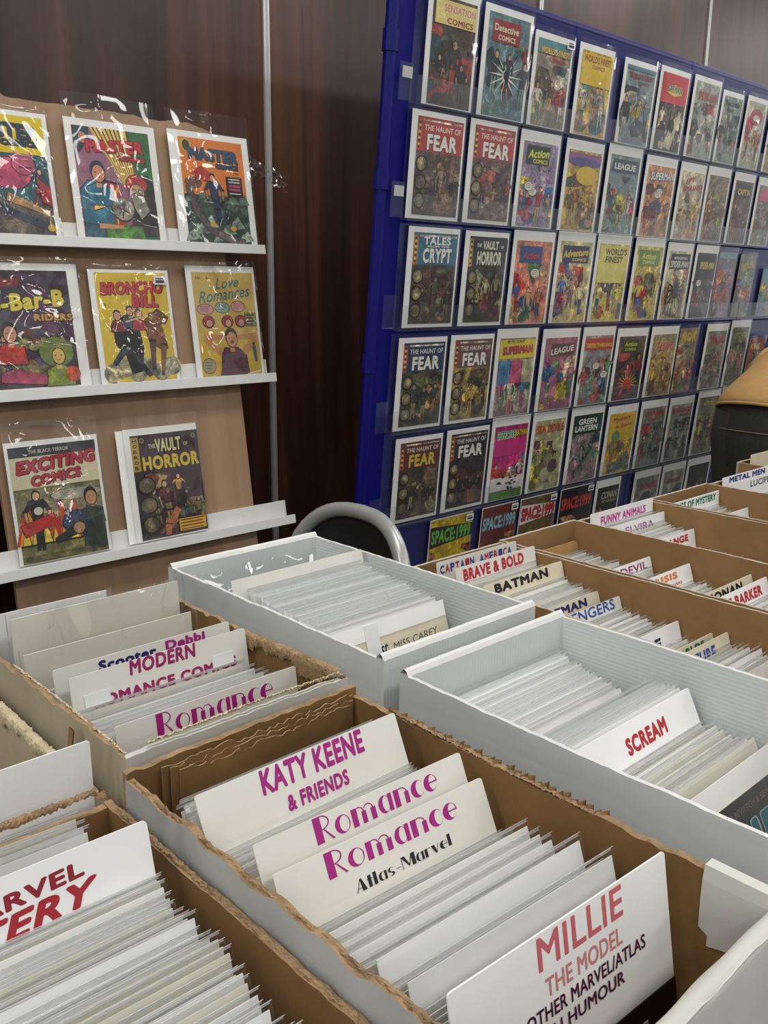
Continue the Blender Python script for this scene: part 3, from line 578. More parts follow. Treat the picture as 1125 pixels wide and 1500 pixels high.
# row, columns' edges, top, phrase, art
BOARD = [
(0, 1.765, 1.955, .72, 'comic with a pale yellow masthead and dark room', 'g', '#4d3a34', [('SENSATION', '#c9828a', .6, .90, .72, .07, '#e6d79a'), ('COMICS', '#8a2b2a', .62, .79, .6, .055)], ['#a3402c', '#1d3440', '#5b5a48', '#2c2624'], ('#dfcb80', .05, .75, 1, .97)),
(0, 1.972, 2.180, .721, 'grey-blue comic with a red title box', 'g', '#5d7d86', [('Detective', '#dcd4b0', .42, .865, .58, .07), ('COMICS', '#dcd4b0', .44, .775, .42, .05)], ['#4c7078', '#20343c', '#5f7f72', '#7a3a30'], ('#96282a', .10, .73, .76, .94), burst),
(0, 2.188, 2.372, .694, 'crowded comic with teal top and price sticker', 'g', '#8a7f70', [("WORLD'S FINEST", '#d9c24a', .52, .88, .86, .075, '#7a2a2a'), ('COMICS', '#b23a2c', .6, .79, .5, .05)], ['#a33a34', '#d6d0be', '#4c7a80', '#5a4a3a', '#b39a5c'], ('#4e8a90', 0, .84, 1, 1)),
(0, 2.399, 2.583, .699, 'yellow comic with red lettering', 'g', '#d2b02c', [("WORLD'S FINEST", '#93282c', .5, .91, .88, .085), ('COMICS', '#93282c', .54, .82, .42, .045)], ['#b8b39c', '#c9c2a8', '#3f7386', '#8a8672', '#b5896c'], ('#d6b52e', 0, .60, 1, .97)),
(0, 2.636, 2.830, .696, 'grey comic with a maroon title', 'g', '#7f8e92', [("WORLD'S FINEST", '#8a3346', .52, .88, .84, .075), ('COMICS', '#8a3346', .62, .80, .36, .04)], ['#6c7a80', '#2c2c34', '#c2b8a0', '#b5952c', '#39424a'], ('#4f7d80', 0, .95, 1, 1)),
(0, 2.844, 3.038, .706, 'red-topped comic with a cream figure on black', 'g', '#3b3330', [('BATMAN', '#2c6f80', .5, .81, .56, .09, '#dcbf3a')], ['#2a2628', '#cfc5a6', '#4a3c34', '#6b5a44'], ('#c43330', 0, .62, 1, 1), lambda a, g: (a.poly([(.2, .76), (.3, .84), (.4, .78), (.5, .88), (.6, .78), (.7, .84), (.8, .76), (.5, .72)], '#dcbf3a'), a.poly([(.3, .05), (.62, .02), (.9, .55), (.6, .42)], '#cfc5a6', .4), a.ell(.58, .34, .09, .1, '#201b1c'))),
(0, 3.063, 3.254, .711, 'pale comic with a faded red arched title', 'g', '#a9ad9e', [('SPIDER-MAN', '#b04a48', .52, .82, .8, .12, None, .1)], ['#b3b4a6', '#4b4d52', '#a44a44', '#8d9488'], None),
(0, 3.271, 3.428, .692, 'grey comic with dark jagged lettering', 'g', '#8b938e', [('Fantastic', '#2c2e30', .48, .90, .76, .08), ('Four', '#2c2e30', .42, .81, .4, .08)], ['#6c7674', '#3f464a', '#9a5a50', '#7d8a80'], None),
(0, 3.456, 3.625, .699, 'pale comic with red emblem', 'g', '#bdb8a0', [], ['#c2bca2', '#a83440', '#23242c', '#b0a04a'], None, lambda a, g: (a.ell(.5, .78, .36, .12, '#a83440', .3), a.ell(.5, .76, .2, .05, '#cfc7ae', .3))),
(0, 3.66, 3.83, .70, 'yellow-brown comic at the board edge', 'g', '#b39a3c', [], ['#8a7a3a', '#3a3a3c', '#c2a84a', '#6b4a34'], None),
(1, 1.736, 1.943, .437, 'red horror comic with a pale kneeling figure', 'h', '#b0383a', '#e3dfd2', ['#5c4c44', '#8a6a54', '#4a3f3c', '#6b5a50', '#a08a70']),
(1, 1.955, 2.161, .441, 'red horror comic with purple-brown lower half', 'h', '#b23a40', '#e3dfd2', ['#63504e', '#7d6a66', '#8a4a3c', '#4c4040', '#9a8480']),
(1, 2.173, 2.366, .439, 'mauve comic with a dark green title box', 'g', '#9484a0', [('Action', '#d6d04a', .44, .87, .6, .10, None, .2, .03), ('COMICS', '#d6d04a', .5, .78, .42, .05)], ['#9484a0', '#8f809c', '#3a5a94', '#a02f34', '#c9b83a'], ('#263a2c', .1, .74, .76, .96), balls(2)),
(1, 2.388, 2.596, .438, 'golden yellow comic with a rainbow top', 'g', '#c4a23a', [], ['#a8843a', '#6b5a3c', '#b5905a', '#4a5a48', '#8a4a30'], ('#8a5a80', 0, .86, 1, .97), lambda a, g: (a.ell(.5, .86, .5, .06, '#5a4a86', .3), a.ell(.6, .7, .34, .12, '#cfae34', .1))),
(1, 2.610, 2.819, .446, 'grey comic with white letters on dark band', 'g', '#7d8c8c', [('LEAGUE', '#dcdcd4', .5, .86, .72, .08)], ['#8a9a98', '#3f5a4c', '#b02f3a', '#4c4a54', '#c2b83a', '#9aa4a0'], ('#3f4a54', .08, .79, .94, .95)),
(1, 2.836, 3.045, .435, 'orange-tan comic with curved white title', 'g', '#c68c60', [('SUPERMAN', '#dfe0d8', .54, .86, .86, .11, '#44586c', .1, .03)], ['#c98f66', '#5a3a34', '#b0403a', '#4a5468', '#9a6a50'], None, balls(2)),
(1, 3.062, 3.247, .434, 'cream comic with slanting red lettering', 'g', '#bfb798', [('SPY', '#b02c3c', .4, .88, .44, .08, None, .2, .06), ('SMASHER', '#b02c3c', .55, .77, .86, .08, None, .2, .06)], ['#b5ac80', '#c2a84a', '#cf9a7c', '#6b5a4c'], None),
(1, 3.257, 3.434, .437, 'brownish comic crowded with small figures', 'g', '#80705a', [], ['#7a5a4a', '#a08a64', '#5c4a3c', '#8a4a3a', '#9a9a50'], None),
(1, 3.460, 3.635, .434, 'dark comic with yellow letters in a box', 'g', '#5c5048', [("CAPT'N", '#cdb83a', .5, .83, .66, .10)], ['#6b3a34', '#4a4640', '#8a6a54', '#7d2f30'], ('#2c2a2a', .1, .74, .88, .95)),
(1, 3.66, 3.83, .432, 'comic with a pink masthead', 'g', '#8d8a80', [], ['#7a8a84', '#8a5a5c', '#6c6a60', '#a09a84'], ('#c8607c', .05, .74, 1, .93)),
(2, 1.755, 1.960, .155, 'teal horror comic with large white lettering', 'x', '#2f6c84', '#dfe2da', ['#4a3c30', '#6b4a38', '#3a3834', '#7d6450', '#5a5c50']),
(2, 1.978, 2.174, .154, 'black horror comic with cream two-line title', 'v', '#262a28', '#d9d6bc', ['#3a3832', '#6b3438', '#8a8458', '#2c2c2e', '#a8a27c']),
(2, 2.192, 2.395, .166, 'salmon comic with a blue title box', 'g', '#cf8468', [('Action', '#c2333c', .42, .83, .44, .09, '#1f2f5c')], ['#d08c6e', '#2f5f94', '#b8332e', '#c9a070', '#4a7a4a'], ('#2c4c80', .10, .74, .72, .94), balls(2)),
(2, 2.407, 2.611, .173, 'cream comic with yellow script on purple', 'g', '#d6c88c', [('Adventure', '#dcc43a', .48, .86, .78, .09, None, .2, .04), ('COMICS', '#dcc43a', .6, .78, .44, .04)], ['#d8cb90', '#3a62a0', '#b8333a', '#c9a184', '#8a6a80'], ('#3c2a5c', .08, .74, .90, .95)),
(2, 2.616, 2.830, .173, 'light yellow comic with brown-black block title', 'g', '#d8cc6a', [("WORLD'S", '#3a2422', .56, .90, .74, .085), ('FINEST', '#3a2422', .52, .80, .6, .085)], ['#d8cc6a', '#cfc684', '#2f5f94', '#33343c', '#b8403a'], ('#d8cc6a', 0, .5, 1, .98)),
(2, 2.850, 3.045, .173, 'yellow comic with a green title box', 'g', '#d3c258', [('Action', '#d6cf5c', .46, .87, .56, .08), ('COMICS', '#d6cf5c', .46, .79, .46, .045)], ['#d3c25c', '#cbb84c', '#3a62a0', '#b8333a', '#7a7a6c'], ('#6a8a44', .08, .74, .88, .95)),
(2, 3.062, 3.248, .164, 'cream comic with a black many-legged creature', 'g', '#c2bc94', [('AMAZING', '#d8d5c8', .5, .90, .6, .04, '#232223'), ('SPIDER-MAN', '#d8d5c8', .5, .81, .8, .10, '#232223')], ['#c9c29c', '#8a7a64', '#a0605a', '#b5ae70'], ('#2c2628', .08, .74, .96, .96), legs_of('#2a2226')),
(2, 3.265, 3.443, .163, 'black comic with yellow arched lettering', 'g', '#3a3638', [('SPIDER-MAN', '#d3c234', .54, .81, .72, .11, '#1c1a1c')], ['#4c3a40', '#2c2c34', '#7a4a44', '#6b6a70'], ('#232224', .06, .6, 1, .96), balls(1)),
(2, 3.440, 3.600, .155, 'comic with purple sky over orange ground', 'n', '#857a90', [], ['#a05a84', '#c2703a', '#8a94a4', '#5a3a34', '#b04a2c'], ('#7a9aa4', 0, .9, 1, 1)),
(2, 3.623, 3.765, .142, 'colourful crowded comic with a yellow title', 'n', '#8a8c7a', [('FANTASTIC', '#d3b834', .5, .82, .8, .08)], ['#7a9a84', '#b05a44', '#4a6a9a', '#a09a70'], None),
(2, 3.84, 4.00, .125, 'small pale blue and yellow comic', 'n', '#7a9ab0', [], ['#c2b03c', '#a0a4a0', '#6c8aa4'], ('#6c94ac', 0, .7, 1, 1)),
(3, 1.750, 1.947, -.137, 'navy horror comic with white lettering', 'h', '#23365c', '#e3dfd2', ['#4a4c38', '#6b6a48', '#3c443c', '#a07a50', '#2c342c']),
(3, 1.959, 2.154, -.135, 'brown horror comic with a yellow sky', 'h', '#6b4a48', '#e3dfd2', ['#8a7a44', '#bda24a', '#5a4c3c', '#3a302c', '#c2a84c']),
(3, 2.164, 2.368, -.122, 'comic of square panels under yellow masthead', 'g', '#a08a84', [('80 PG. GIANT', '#2a2628', .44, .955, .5, .04), ('SUPERMAN', '#c2443c', .5, .85, .84, .10, '#3a2a5c', 0, .02)], ['#4a7aa0', '#c25a80', '#5a9a60', '#cfc6b4', '#b89a84'], ('#d6c23c', 0, .74, 1, .98), lambda a, g: [a.rect(.02+.33*i, .42, .33+.33*i, .72, c, .6) for i, c in enumerate(('#4a84ac', '#c8607c', '#b5ae8c'))]),
(3, 2.392, 2.596, -.128, 'rose comic with a row of small figures', 'g', '#a0647c', [('LEAGUE', '#dcd8d0', .54, .83, .7, .085, '#3a2a34', 0, .05)], ['#a8708a', '#5a8a6c', '#c9b8a0', '#3a6a9a', '#b8a83c'], ('#4a3a44', .2, .76, .92, .92)),
(3, 2.613, 2.806, -.127, 'many-coloured comic with a red title strip', 'g', '#8a8c94', [('DETECTIVE', '#d6c23c', .36, .86, .6, .06), ('COMICS', '#d6c23c', .82, .86, .3, .05)], ['#5a7a9c', '#b05a5c', '#7aa08a', '#4a4a54', '#c98a94', '#5a9a6c'], ('#b0343c', 0, .80, 1, .96), balls(2)),
(3, 2.819, 3.023, -.136, 'dark comic with a bright yellow burst', 'g', '#4a4648', [('Action', '#b5c24a', .44, .88, .46, .07), ('COMICS', '#b5c24a', .44, .80, .4, .045)], ['#3f4448', '#96323c', '#2c3034', '#a0444c'], ('#33462f', .12, .75, .72, .95), stars('#d3b92e')),
(3, 3.046, 3.240, -.135, 'comic with red title over a golden battle', 'g', '#a89a78', [('THOR', '#c2333a', .54, .82, .72, .12, '#d8cfb4')], ['#a08a54', '#c2a23a', '#6b5a4c', '#b8a070', '#8a6a4a'], None),
(3, 3.249, 3.390, -.138, 'comic without a board and with yellow letters', 'n', '#9a8a70', [('NOR', '#cdb534', .5, .86, .8, .14)], ['#b08a6c', '#a84a3c', '#7a8a54', '#c9b890', '#6b7a5c'], None),
(3, 3.456, 3.636, -.133, 'grey-green comic with red title', 'g', '#7a7868', [('THOR', '#b8303a', .5, .85, .72, .12)], ['#6c6a5a', '#8a8270', '#a49c8c', '#7a5a4c'], None),
(3, 3.657, 3.829, -.122, 'olive comic with a pink figure', 'g', '#6b6a58', [('ASTONISH', '#a8a04a', .5, .86, .8, .10)], ['#5c5a4c', '#b08078', '#8a8a5c', '#4c4a44'], None),
(3, 3.84, 4.0, -.14, 'red and yellow comic at the far end', 'n', '#9a4a38', [('KING', '#d3b834', .4, .82, .6, .14)], ['#b83430', '#4a4440', '#8a7a54'], None),
(4, 1.769, 1.966, -.421, 'brown horror comic with gold lettering', 'h', '#5c2c28', '#d3ae3c', ['#4c4034', '#6b5a44', '#3c362c', '#8a8458', '#5a4a38']),
(4, 1.980, 2.180, -.417, 'near-black horror comic with white lettering', 'h', '#2c2430', '#e3dfd2', ['#33262a', '#5a342c', '#2a2428', '#6b4a34', '#3c3034']),
(4, 2.188, 2.382, -.399, 'magenta comic with green and yellow title', 'g', '#c22f7c', [('DETECTIVE', '#1f8a4a', .34, .88, .54, .10, '#d8e0d0'), ('BATMAN', '#d6b82c', .80, .89, .34, .09, '#7a1f24')], ['#d8d4c8', '#b03a3c', '#3a84b0', '#cf8c4c', '#c22f7c'], ('#c22f7c', 0, .6, 1, .8), lambda a, g: (a.rect(0, .12, 1, .3, '#d8d6cc', .2), [a.ell(g.uniform(.2, .8), g.uniform(.13, .3), .05, .014, '#1a181a', n=7) for _ in range(16)], a.rect(0, 0, 1, .11, '#5c8a3c', .6))),
(4, 2.393, 2.589, -.400, 'cream comic with orange-red title and coils', 'g', '#b0ac80', [('SEA DEVILS', '#c2482c', .5, .88, .90, .12)], ['#b5b184', '#a8a870', '#6b4a5c', '#8a8a5c', '#c2b83c'], None, lambda a, g: [a.ell(g.uniform(.2, .8), g.uniform(.2, .7), .16, .1, c, .4) or None for c in ('#8a8c5c', '#b8b48a', '#70704c', '#b5b184', '#5c4a54')]),
(4, 2.605, 2.816, -.401, 'dark green comic with white block title', 'g', '#8a7a80', [('GREEN', '#e3e3d8', .48, .90, .62, .085), ('LANTERN', '#e3e3d8', .46, .80, .78, .085)], ['#7a9a84', '#b08a94', '#4a4a4c', '#9a8a8c', '#5a7a64'], ('#22352c', 0, .72, 1, 1)),
(4, 2.834, 3.036, -.415, 'yellow comic with red script and green balloon', 'g', '#cda82e', [('Mystery', '#9a3024', .46, .90, .68, .09, None, .2, .03), ('in Space', '#9a3024', .55, .79, .62, .08, None, .2, .03)], ['#cda82e', '#7a8a5c', '#c2905c', '#4a6a80', '#b8922c'], ('#cda82e', 0, .55, 1, .97), lambda a, g: (a.ell(.3, .62, .16, .1, '#6a8a4c', .3))),
(4, 3.056, 3.248, -.413, 'grey-green comic with a dull red title', 'g', '#7a8474', [('STRANGE', '#b0343c', .5, .90, .86, .075), ('TALES', '#b0343c', .5, .81, .5, .06)], ['#6c7a6c', '#4c544c', '#a83434', '#8a947c', '#3f4640'], None),
(4, 3.263, 3.456, -.416, 'pale comic with red title and dark figure', 'g', '#8c9484', [('STRANGE', '#a8303c', .5, .90, .86, .085), ('TALES', '#a8303c', .6, .81, .4, .05)], ['#9aa08c', '#2c2e30', '#4c4444', '#8a9484', '#33362f'], None),
(4, 3.482, 3.676, -.403, 'olive comic with a yellow head and red figure', 'g', '#6b6750', [('ASTONISH', '#c2b03a', .56, .89, .66, .08)], ['#5c5844', '#a8a43c', '#a84434', '#4a4a3a', '#8a7a50'], None),
(4, 3.685, 3.868, -.399, 'dim comic beside the bending person', 'g', '#5c5c54', [], ['#4a4c48', '#6b6a60', '#55504a'], None),
(5, 1.942, 2.142, -.690, 'yellow magazine with green block lettering', 's', '#c2a61e', '#6cae3a', '#1d2420'),
(5, 2.183, 2.368, -.681, 'rust-red magazine with pale blue lettering', 's', '#6b2f22', '#7ab8c9', '#6b2f22'),
(5, 2.375, 2.590, -.685, 'brown magazine with white-edged red lettering', 's', '#6e5430', '#c2262c', '#d8d4cc'),
(5, 2.602, 2.813, -.690, 'black magazine with orange-red lettering and fire', 's', '#1c1b1e', '#cc3a2a', '#1c1b1e'),
(5, 2.826, 2.992, -.701, 'black magazine with grey two-line title', 'g', '#231d1c', [('CONAN', '#b8b09c', .56, .86, .72, .12), ('THE BARBARIAN', '#a89a84', .56, .76, .7, .045)], ['#6b3a2c', '#3a2c28', '#8a5a40'], None),
(5, 3.088, 3.284, -.697, 'pale comic with a dark red title', 'g', '#8a8a80', [('AVENGERS', '#a02c38', .56, .84, .80, .10)], ['#6b5a4a', '#8a6a4c', '#4a4a4c'], None),
(5, 3.296, 3.481, -.699, 'pale comic with a small maroon title', 'g', '#8d8d82', [('AVENGERS', '#7a3a40', .5, .82, .7, .08)], ['#5c5c54', '#3a3a38', '#7a7468'], None),
(5, 3.494, 3.695, -.692, 'almost black comic in a pale sleeve', 'g', '#201f1c', [], ['#2c2c24', '#1c1b1a', '#35342a'], None),
]
def board_art(e):
    k = e[5]; g = random.Random(int(e[1]*1000)+e[0]*7)
    def f(a):
        if k == 'h': horror(a, e[6], e[7], e[8], g)
        elif k == 'x':
            horror(a, e[6], e[7], e[8], g, 'CRYPT', None, '#b5762c'); a.text('TALES', '#dfe2da', .52, .915, .62, .085, None, .04); a.text('FROM THE', '#dfe2da', .55, .855, .5, .022)
        elif k == 'v':
            horror(a, e[6], e[7], e[8], g, 'HORROR', None, '#a8843c'); a.rect(.12, .84, 1, .98, e[6]); a.text('THE', '#d9d6bc', .24, .90, .12, .04); a.text('VAULT', '#d9d6bc', .55, .905, .42, .10, None, .04); a.text('OF', '#d9d6bc', .86, .89, .08, .035)
        elif k == 's':
            a.rect(0, 0, 1, 1, e[6], .5); a.scene(0, 0, 1, .62, [e[6], '#8a3f2c', '#b5835c', '#4a3a34', '#c2702c'], g, 2, 4)
            a.poly([(.0, .66), (1, .72), (1, .87), (.0, .92)], e[8]); a.text('SPACE:1999', e[7], .5, .79, .94, .17, '#1d2420' if e[8] == '#d8d4cc' else None, .04)
        else: generic(a, e[6], e[7], e[8], g, e[9] if len(e) > 9 else None, 3 if e[8] else 1, .74, extra=e[10] if len(e) > 10 else None)
    return f
cnt = {}
rb = random.Random(21)
for e in BOARD:
    r, x0, x1, zt, ph, k = e[:6]; i = cnt.get(r, 0); cnt[r] = i+1; zb = ROWZ[r]+.0005; bw = min(.198, x1-x0-.004); bh = zt-zb
    if r == 5: bh = .272
    if k in 'hxv': cv = (.006, .010, bw*.86, bh-.024)
    elif k == 'n': bw = min(bw, .15); cv = (0, .001, bw-.004, min(bh, .256)-.004)
    elif k == 's': cv = (0, .002, bw-.004, bh-.004)
    else: cv = (.003, .003, bw*.86, bh-.032 if r else bh-.02)
    dz = 0
    if x0 > 3.83: bh = min(bh, .2); cv = (0, .002, bw-.006, bh-.006)
    comic('%s, %s in %s row of blue board' % (ph, ON[i], RN[r]), GB, ((x0+x1)/2, py(zb)-.006, CZ+zb), (BT, 0, rb.uniform(-.012, .012)), bw, bh, cv, board_art(e),
          amp=.0009 if r == 0 else .0005, res=(10, 14) if r == 0 else (6, 8), rng=rb, boardmat=None if k == 'n' else 'board', sleeve_top=.008 if r else .012,
          sticker=((bw/2-.021, bh-.026) if (r, i) in ((0, 2), (5, 0), (5, 1), (5, 2), (5, 3)) else None))

# ================================================================== table, boxes and what is filed in them
TZ = .75
tb = thing('folding_table', 'long grey folding table under all the comic boxes', 'table', (1.1, .55, 0))
mb = MB(); mb.box((-1.35, -.56, TZ-.03), (1.55, .56, TZ-.002), MT['table']); mb.build('table_top', tb, bevel=.004)
for x in (-1.2, 1.4):
    for y in (-.48, .48):
        mb = MB(); mb.tube([(x, y, 0), (x, y, TZ-.03)], .016, MT['steel'], 10); mb.build('leg', tb)
    mb = MB(); mb.tube([(x, -.48, .2), (x, .48, .2)], .011, MT['steel'], 8); mb.build('stretcher', tb)

def wall_panel(p0, p1, z0, z1, t, inn, out, edge, seed=0, rough=0.0, bow=0.0, dip=0.0, n=30, m=6, rnd=False):
    """upright panel from p0 to p1 (its outer line); the box's inside lies to the left of p0->p1"""
    g = random.Random(seed); p0 = Vector((*p0, 0)); p1 = Vector((*p1, 0)); d = p1-p0; L = d.length; d /= L; nrm = Vector((-d.y, d.x, 0))
    hs = [g.uniform(-1, 1) for _ in range(n+1)]; ls = [sum(math.sin(i*.37*k+seed*k) for k in (1, 2.3))*.5 for i in range(n+1)]
    mb = MB()
    def top(i): return z1+rough*(hs[i]*.6+ls[i]*.5)-dip*math.sin(math.pi*i/n)
    def pt(i, j, side):
        u = i/n; v = j/m; z = z0+(top(i)-z0)*v; b = bow*math.sin(math.pi*u)*v**1.5+rough*.5*ls[i]*v**3
        return p0+d*(u*L)+nrm*(side*t+b)+Vector((0, 0, z))
    for side, mm in ((0, out), (1, inn)):
        vs = [pt(i, j, side) for j in range(m+1) for i in range(n+1)]
        fs = [(j*(n+1)+i, j*(n+1)+i+1, (j+1)*(n+1)+i+1, (j+1)*(n+1)+i) for j in range(m) for i in range(n)]
        if side: fs = [f[::-1] for f in fs]
        mb.add(vs, fs, mm)
    vs = []
    K = 5 if rnd else 2
    for i in range(n+1):
        a, b = pt(i, m, 0), pt(i, m, 1)
        for k in range(K):
            q = k/(K-1); p = a.lerp(b, q); p.z += (math.sin(math.pi*q)*t*.55 if rnd else 0); vs.append(p)
    mb.add(vs, [(i*K+k, i*K+k+1, (i+1)*K+k+1, (i+1)*K+k) for i in range(n) for k in range(K-1)], edge)
    for i in (0, n):
        vs = [pt(i, j, s_) for j in range(m+1) for s_ in (0, 1)]; mb.add(vs, [(2*j, 2*j+1, 2*j+3, 2*j+2) for j in range(m)], edge)
    return mb
def frayed(pts, width, seed, m, hang=1.0, n=150):
    """a torn paper lip lying over the line pts and hanging raggedly to its left side"""
    g = random.Random(seed); P = [Vector(p) for p in pts]; seg = [(b-a).length for a, b in zip(P, P[1:])]; T = sum(seg)
    def at(u):
        s_ = u*T
        for a, b, l in zip(P, P[1:], seg):
            if s_ <= l or b is P[-1]: return a.lerp(b, min(1, s_/l)), (b-a).normalized()
            s_ -= l
    mb = MB(); K = 7; vs = []; r = 1.0
    for i in range(n+1):
        p, d = at(i/n); nr = Vector((-d.y, d.x, 0)); r = max(.15, min(1.6, r+g.uniform(-.3, .3))); o = g.uniform(-1, 1)*.0006
        for k in range(K):
            a = k/(K-1); ang = -.5+a*2.6; wv = width*.28
            q = p+nr*(math.sin(ang)*wv+o+.0006*g.uniform(-1, 1))+Vector((0, 0, math.cos(ang)*wv*.7+.0009*g.uniform(-1, 1)-max(0, a-.55)*width*r*hang))
            vs.append(q)
    mb.add(vs, [(i*K+k, i*K+k+1, (i+1)*K+k+1, (i+1)*K+k) for i in range(n) for k in range(K-1)], m)
    return mb
def fluting(p0, p1, z, amp, pitch, h, m):
    p0 = Vector(p0); p1 = Vector(p1); d = p1-p0; L = d.length; d /= L; nr = Vector((-d.y, d.x, 0)); n = int(L/pitch*4); vs = []
    for i in range(n+1):
        o = amp*math.sin(i*math.pi/2); p = p0+d*(L*i/n)+nr*o; vs += [p+Vector((0, 0, z-h)), p+Vector((0, 0, z+.0015*math.sin(i*.61)))]
    mb = MB(); mb.add(vs, [(2*i, 2*i+2, 2*i+3, 2*i+1) for i in range(n)], m); return mb
def box(label, x0, x1, y0, y1, ztop, kind, group=None, rough=(.0006,)*4, bow=(0, 0, 0, 0), tf=.005, tb_=.005, ts=.004, mats=None, seed=1, rnd=False, hback=0):
    """an open comic box standing on the table; its origin is the middle of its floor.  Panel order: front, side towards +X, back, side towards -X"""
    cx, cy = (x0+x1)/2, (y0+y1)/2; hx, hy = (x1-x0)/2, (y1-y0)/2
    t = thing('comic_box', label, 'box', (cx, cy, TZ), (0, 0, 0), group); h = CZ+ztop-TZ
    (fi, fo, fe), (ri, ro, re_), (bi, bo, be), (li, lo, le) = mats
    wall_panel((-hx, -hy), (hx, -hy), 0, h, tf, MT[fi], MT[fo], MT[fe], seed, rough[0], bow[0], rnd=rnd).build('front_panel', t)
    wall_panel((hx, -hy), (hx, hy), 0, h, ts, MT[ri], MT[ro], MT[re_], seed+1, rough[1], bow[1], n=60).build('side_panel', t)
    wall_panel((hx, hy), (-hx, hy), 0, h+hback, tb_, MT[bi], MT[bo], MT[be], seed+2, rough[2], bow[2], rnd=rnd).build('back_panel', t)
    wall_panel((-hx, hy), (-hx, -hy), 0, h, ts, MT[li], MT[lo], MT[le], seed+3, rough[3], bow[3], n=60).build('side_panel', t)
    mb = MB(); mb.box((-hx+.002, -hy+.002, 0), (hx-.002, hy-.002, .004), MT[fi]); mb.build('bottom_panel', t)
    t['rim'] = h
    return t, cx, cy, h
def child(mbuilt, name, par, off):
    o = mbuilt.build(name, par); o.location = (-off[0], -off[1], -TZ); return o
WHT = (('cory', 'cory', 'white'), ('corx', 'corx', 'white'), ('cory', 'cory', 'white'), ('corx', 'corout', 'white'))
KR = (('kraft', 'kraft', 'rimp'),)*4
H = -.345
w1 = box('white corrugated box whose rear end stands closest to the plywood board', .551, .783, .583, .979, H, 'white', 'white corrugated comic boxes', (.0004, .0008, .0004, .0008), (0, -.0015, 0, .001), .011, .011, mats=WHT, seed=11, rnd=True)
w2 = box('white corrugated box in front, holding the divider with dripping red letters', .543, .781, .142, .553, H, 'white', 'white corrugated comic boxes', (.0004, .0006, .0004, .0006), (0, -.003, 0, -.003), .011, .011, mats=WHT, seed=21, rnd=True)
KM = (('kraftd', 'boxw', 'boxw'), ('kraftd', 'boxg', 'torn'), ('kraftd', 'kraft', 'torn'), ('kraftd', 'boxg', 'torn'))
kb = box('worn brown box with a torn rim holding the pink-lettered divider cards', .268, .486, .166, .556, H, 'kraft', None, (.0008, .002, .002, .0025), (0, .001, 0, -.002), .008, .006, .006, mats=KM, seed=31, hback=.005)
VM = (('kraftd', 'boxw', 'torn'), ('kraftd', 'kraft', 'torn'), ('kraftd', 'boxw', 'torn'), ('kraft', 'boxw', 'torn'))
vb = box('brown box with a rough torn rim, holding tightly packed glossy sleeves', .03, .2635, .155, .566, -.366, 'kraft', None, (.001, .0016, .0012, .001), (0, .0, .0, 0), .006, .007, .006, mats=VM, seed=41)
SM = (('kraft', 'boxw', 'boxw'), ('kraftd', 'boxw', 'torn'), ('kraft', 'boxw', 'torn'), ('boxg', 'boxc', 'torn'))
sb = box('battered box with a frayed brown edge, behind the box of pink-lettered cards', .281, .497, .574, .905, -.342, 'kraft', None, (.0012, .004, .001, .0022), (0, .001, 0, -.001), .006, .006, .005, mats=SM, seed=51, hback=-.045)
TM = (('boxc', 'boxw', 'torn'),)*4
tbx = box('torn cream-lined box behind the brown box of packed sleeves', .052, .271, .574, .965, -.378, 'kraft', None, (.001, .003, .001, .001), (0, 0, 0, 0), .005, .005, .005, mats=TM, seed=61)
HB = -.360
rights = []
for i, (x0, x1, lab) in enumerate(((.815, .997, 'brown box beside the white boxes, holding the card with black slab lettering'), (.9985, 1.183, 'second brown box from the white boxes, holding the orange-lettered card'),
        (1.1845, 1.402, 'third brown box from the white boxes, holding the tall pink-lettered card'), (1.404, 1.608, 'fourth brown box from the white boxes, holding the green-lettered card'), (1.6105, 1.859, 'fifth brown box from the white boxes, holding the thin black-lettered card'), (1.8615, 2.06, 'sixth brown box from the white boxes, only its tall blank card showing'))):
    rights.append(box(lab, x0, x1, .285, (.812 if i < 5 else .875)+.003*(i % 2), HB+.002*(i % 2), 'kraft', 'plain brown comic boxes', (.0006, .0008, .0006, .0008), (0, -.001, 0, .001), mats=KR, seed=71+5*i))
# torn and patched details
t, cx, cy, h = kb
child(frayed([(.482, .50, CZ+H+.0), (.481, .38, CZ+H-.002), (.481, .30, CZ+H-.002)], .016, 3, MT['torn'], .8), 'frayed_edge', t, (cx, cy))
child(fluting((.4835, .505, 0), (.4835, .29, 0), CZ+H+.003, .0026, .0062, .012, MT['kraft']), 'corrugated_edge', t, (cx, cy))
child(frayed([(.2695, .20, CZ+H), (.2695, .40, CZ+H), (.270, .548, CZ+H)], .005, 4, MT['torn'], .5), 'frayed_edge', t, (cx, cy))
g = random.Random(5)
for k in range(3):                                      # split layers of the rear panel, standing up raggedly
    o = wall_panel((.4795-.002*k, .5475-.0026*k), (.294+.006*k, .5475-.0026*k), TZ+.1, CZ+H+.002-.003*k, .0012, MT['kraftd'], MT['kraft'], MT['torn'], 90+k, .0035, .003, n=46); child(o, 'torn_layer', t, (cx, cy))
mb = MB()                                               # white paper wrap, folded over the front rim
def wrap(u, v):
    a = v*2.3-1.2; r = .0062+.0006*math.sin(u*19)*math.sin(u*7+1)
    if v > .75: return (.2675+.2195*u, .171+.009-.001, CZ+H-.004-(v-.75)*.10*(1+.2*math.sin(u*23)))
    if v < .2: return (.2675+.2195*u, .1650-.0012*math.sin(u*14)**2, CZ+H-.006-(.2-v)*.30*(1+.15*math.sin(u*17)))
    q = (v-.2)/.55*math.pi; return (.2675+.2195*u, .1715-math.cos(q)*r, CZ+H-.004+math.sin(q)*r*.9)
